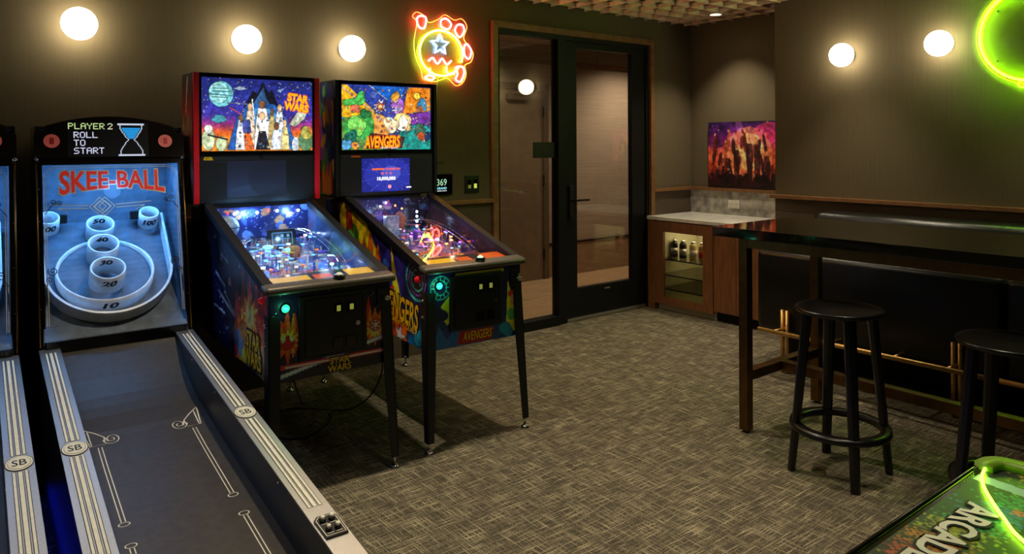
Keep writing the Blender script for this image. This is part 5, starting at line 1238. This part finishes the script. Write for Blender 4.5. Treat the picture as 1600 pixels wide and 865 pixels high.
# printed top: pixel pattern in the corner region in view, dark elsewhere
NP = 300; SZ = .90
A = Art(NP, NP, (34, 36, 34))
yy, xx = np.mgrid[0:NP, 0:NP]; gx, gy = xx//2, yy//2; nb = NP//2
cell = rng.random((nb, nb))
for j in range(nb):
    for i in range(nb):
        X = HX1-SZ+(i+.5)*SZ/nb; Y = HYT-SZ+(j+.5)*SZ/nb
        u = HX1-X; v = HYT-Y
        d = abs(v-.085-.03*math.sin(u*11))            # band of pixels along the lettering
        p = math.exp(-(d/.048)**2)*(1 if u > .14 else .35)
        if cell[j, i] < p*.92 or cell[j, i] > .988:
            k = ((u*1.9) % 1.0); hue = [(200, 190, 60), (130, 190, 60), (50, 160, 120), (50, 120, 190), (60, 170, 110), (190, 190, 70), (226, 140, 60), (220, 90, 70)]
            c = np.array(hue[min(7, int(k*8))])*(.5+.4*rng.random()); A.a[j*2:j*2+2, i*2:i*2+2] = c
BL = lambda X, Y: (int((X-(HX1-SZ))/SZ*nb), int((Y-(HYT-SZ))/SZ*nb))
def pix(X, Y, rows, c):
    i0, j0 = BL(X, Y)
    for r_, row in enumerate(rows):
        for k, ch in enumerate(row):
            if ch == '#' and 0 <= j0+k < nb and 0 <= i0-r_ < nb: A.a[(j0+k)*2:(j0+k)*2+2, (i0-r_)*2:(i0-r_)*2+2] = c
pix(HX1-.045, HYT-.15, ['.##..#..', '########', '##.##.##', '.######.', '..#..#..'], (216, 150, 60)); pix(HX1-.19, HYT-.145, ['#..##..#', '.######.', '##.##.##', '.######.', '#.#..#.#'], (214, 90, 80)); pix(HX1-.36, HYT-.30, ['.####.', '######', '##..##', '######'], (90, 190, 200))
A.line((.0, .985), (.0, .9), .0, (0, 0, 0))
A.poly([((SZ-.075)/SZ, 1), ((SZ-.11)/SZ, 1), ((SZ-.16)/SZ, .45), ((SZ-.12)/SZ, .45)], (150, 176, 176))
A.poly([(0, .80), (1, .80), (1, 0), (0, 0)], (40, 96, 40), .6)
A.poly([(.0, .76), (1, .80), (1, .775), (0, .735)], (24, 30, 20), .9)
sheet('printed_top', A, (HX1-SZ+.004, HYT-SZ, HZ), (HX1-.012, HYT-SZ, HZ), (HX1-SZ+.004, HYT-.012, HZ), None, 'poster', t)
lettering('ARCADE', .30, .068, frame((-4.435, HYT-.078, HZ+.0015), (-1, 0, 0), (0, -1, 0)), 'ink', t, bold=.075, name='title_outline')
lettering('ARCADE', .29, .058, frame((-4.435, HYT-.078, HZ+.0025), (-1, 0, 0), (0, -1, 0)), 'cream', t, bold=.03, name='title')
# rim around the top with rounded corners
outer = rrect(HX0-.004, HX1+.012, HYB-.004, HYT+.004, .08); 
bm = NB(); tube(bm, [Vector((x, y, HZ-.002)) for x, y in outer], .006, 8, True); obj('edge_band', bm, 'blackgloss', t, True)
rimp = spline([(HX1-.06, HYT-.012, HZ), (HX1-.02, HYT-.02, HZ), (HX1-.004, HYT-.055, HZ), (HX1-.004, HYT-.20, HZ), (HX1-.004, HYT-.9, HZ), (HX1-.004, HYB+.08, HZ)], 8)
bm = NB(); V0 = []
for i, p in enumerate(rimp):
    tn = (rimp[min(i+1, len(rimp)-1)]-rimp[max(i-1, 0)]).normalized(); sd = Vector((-tn.y, tn.x, 0))*.018
    V0.append([bm.verts.new(q) for q in (p+sd+Vector((0, 0, -.03)), p-sd+Vector((0, 0, .0)), p-sd+Vector((0, 0, .014)), p+sd+Vector((0, 0, .014)))])
for i in range(len(rimp)-1):
    for k in range(4): bm.faces.new((V0[i][k], V0[i][(k+1) % 4], V0[i+1][(k+1) % 4], V0[i+1][k]))
bm.faces.new(V0[0]); bm.faces.new(list(reversed(V0[-1]))); obj('end_rail', bm, mat('lime_rail', (116, 150, 40), .35, noise=.05), t, True)
arc = spline([(-4.118, HYT-.016, HZ+.006), (-4.175, HYT-.03, HZ+.006), (-4.235, HYT-.06, HZ+.006), (-4.318, HYT-.115, HZ+.006), (-4.385, HYT-.17, HZ+.006), (-4.50, HYT-.32, HZ+.006), (-4.55, HYT-.5, HZ+.006), (-4.56, HYT-.8, HZ+.006), (-4.56, HYB+.3, HZ+.006)], 10)
bm = NB(); tube(bm, arc, .003, 8); obj('light_line', bm, 'n_lime2' if False else mat('lime_line', (220, 255, 120), .3, em=(180, 255, 40), es=14.0, noise=.01), t, True)
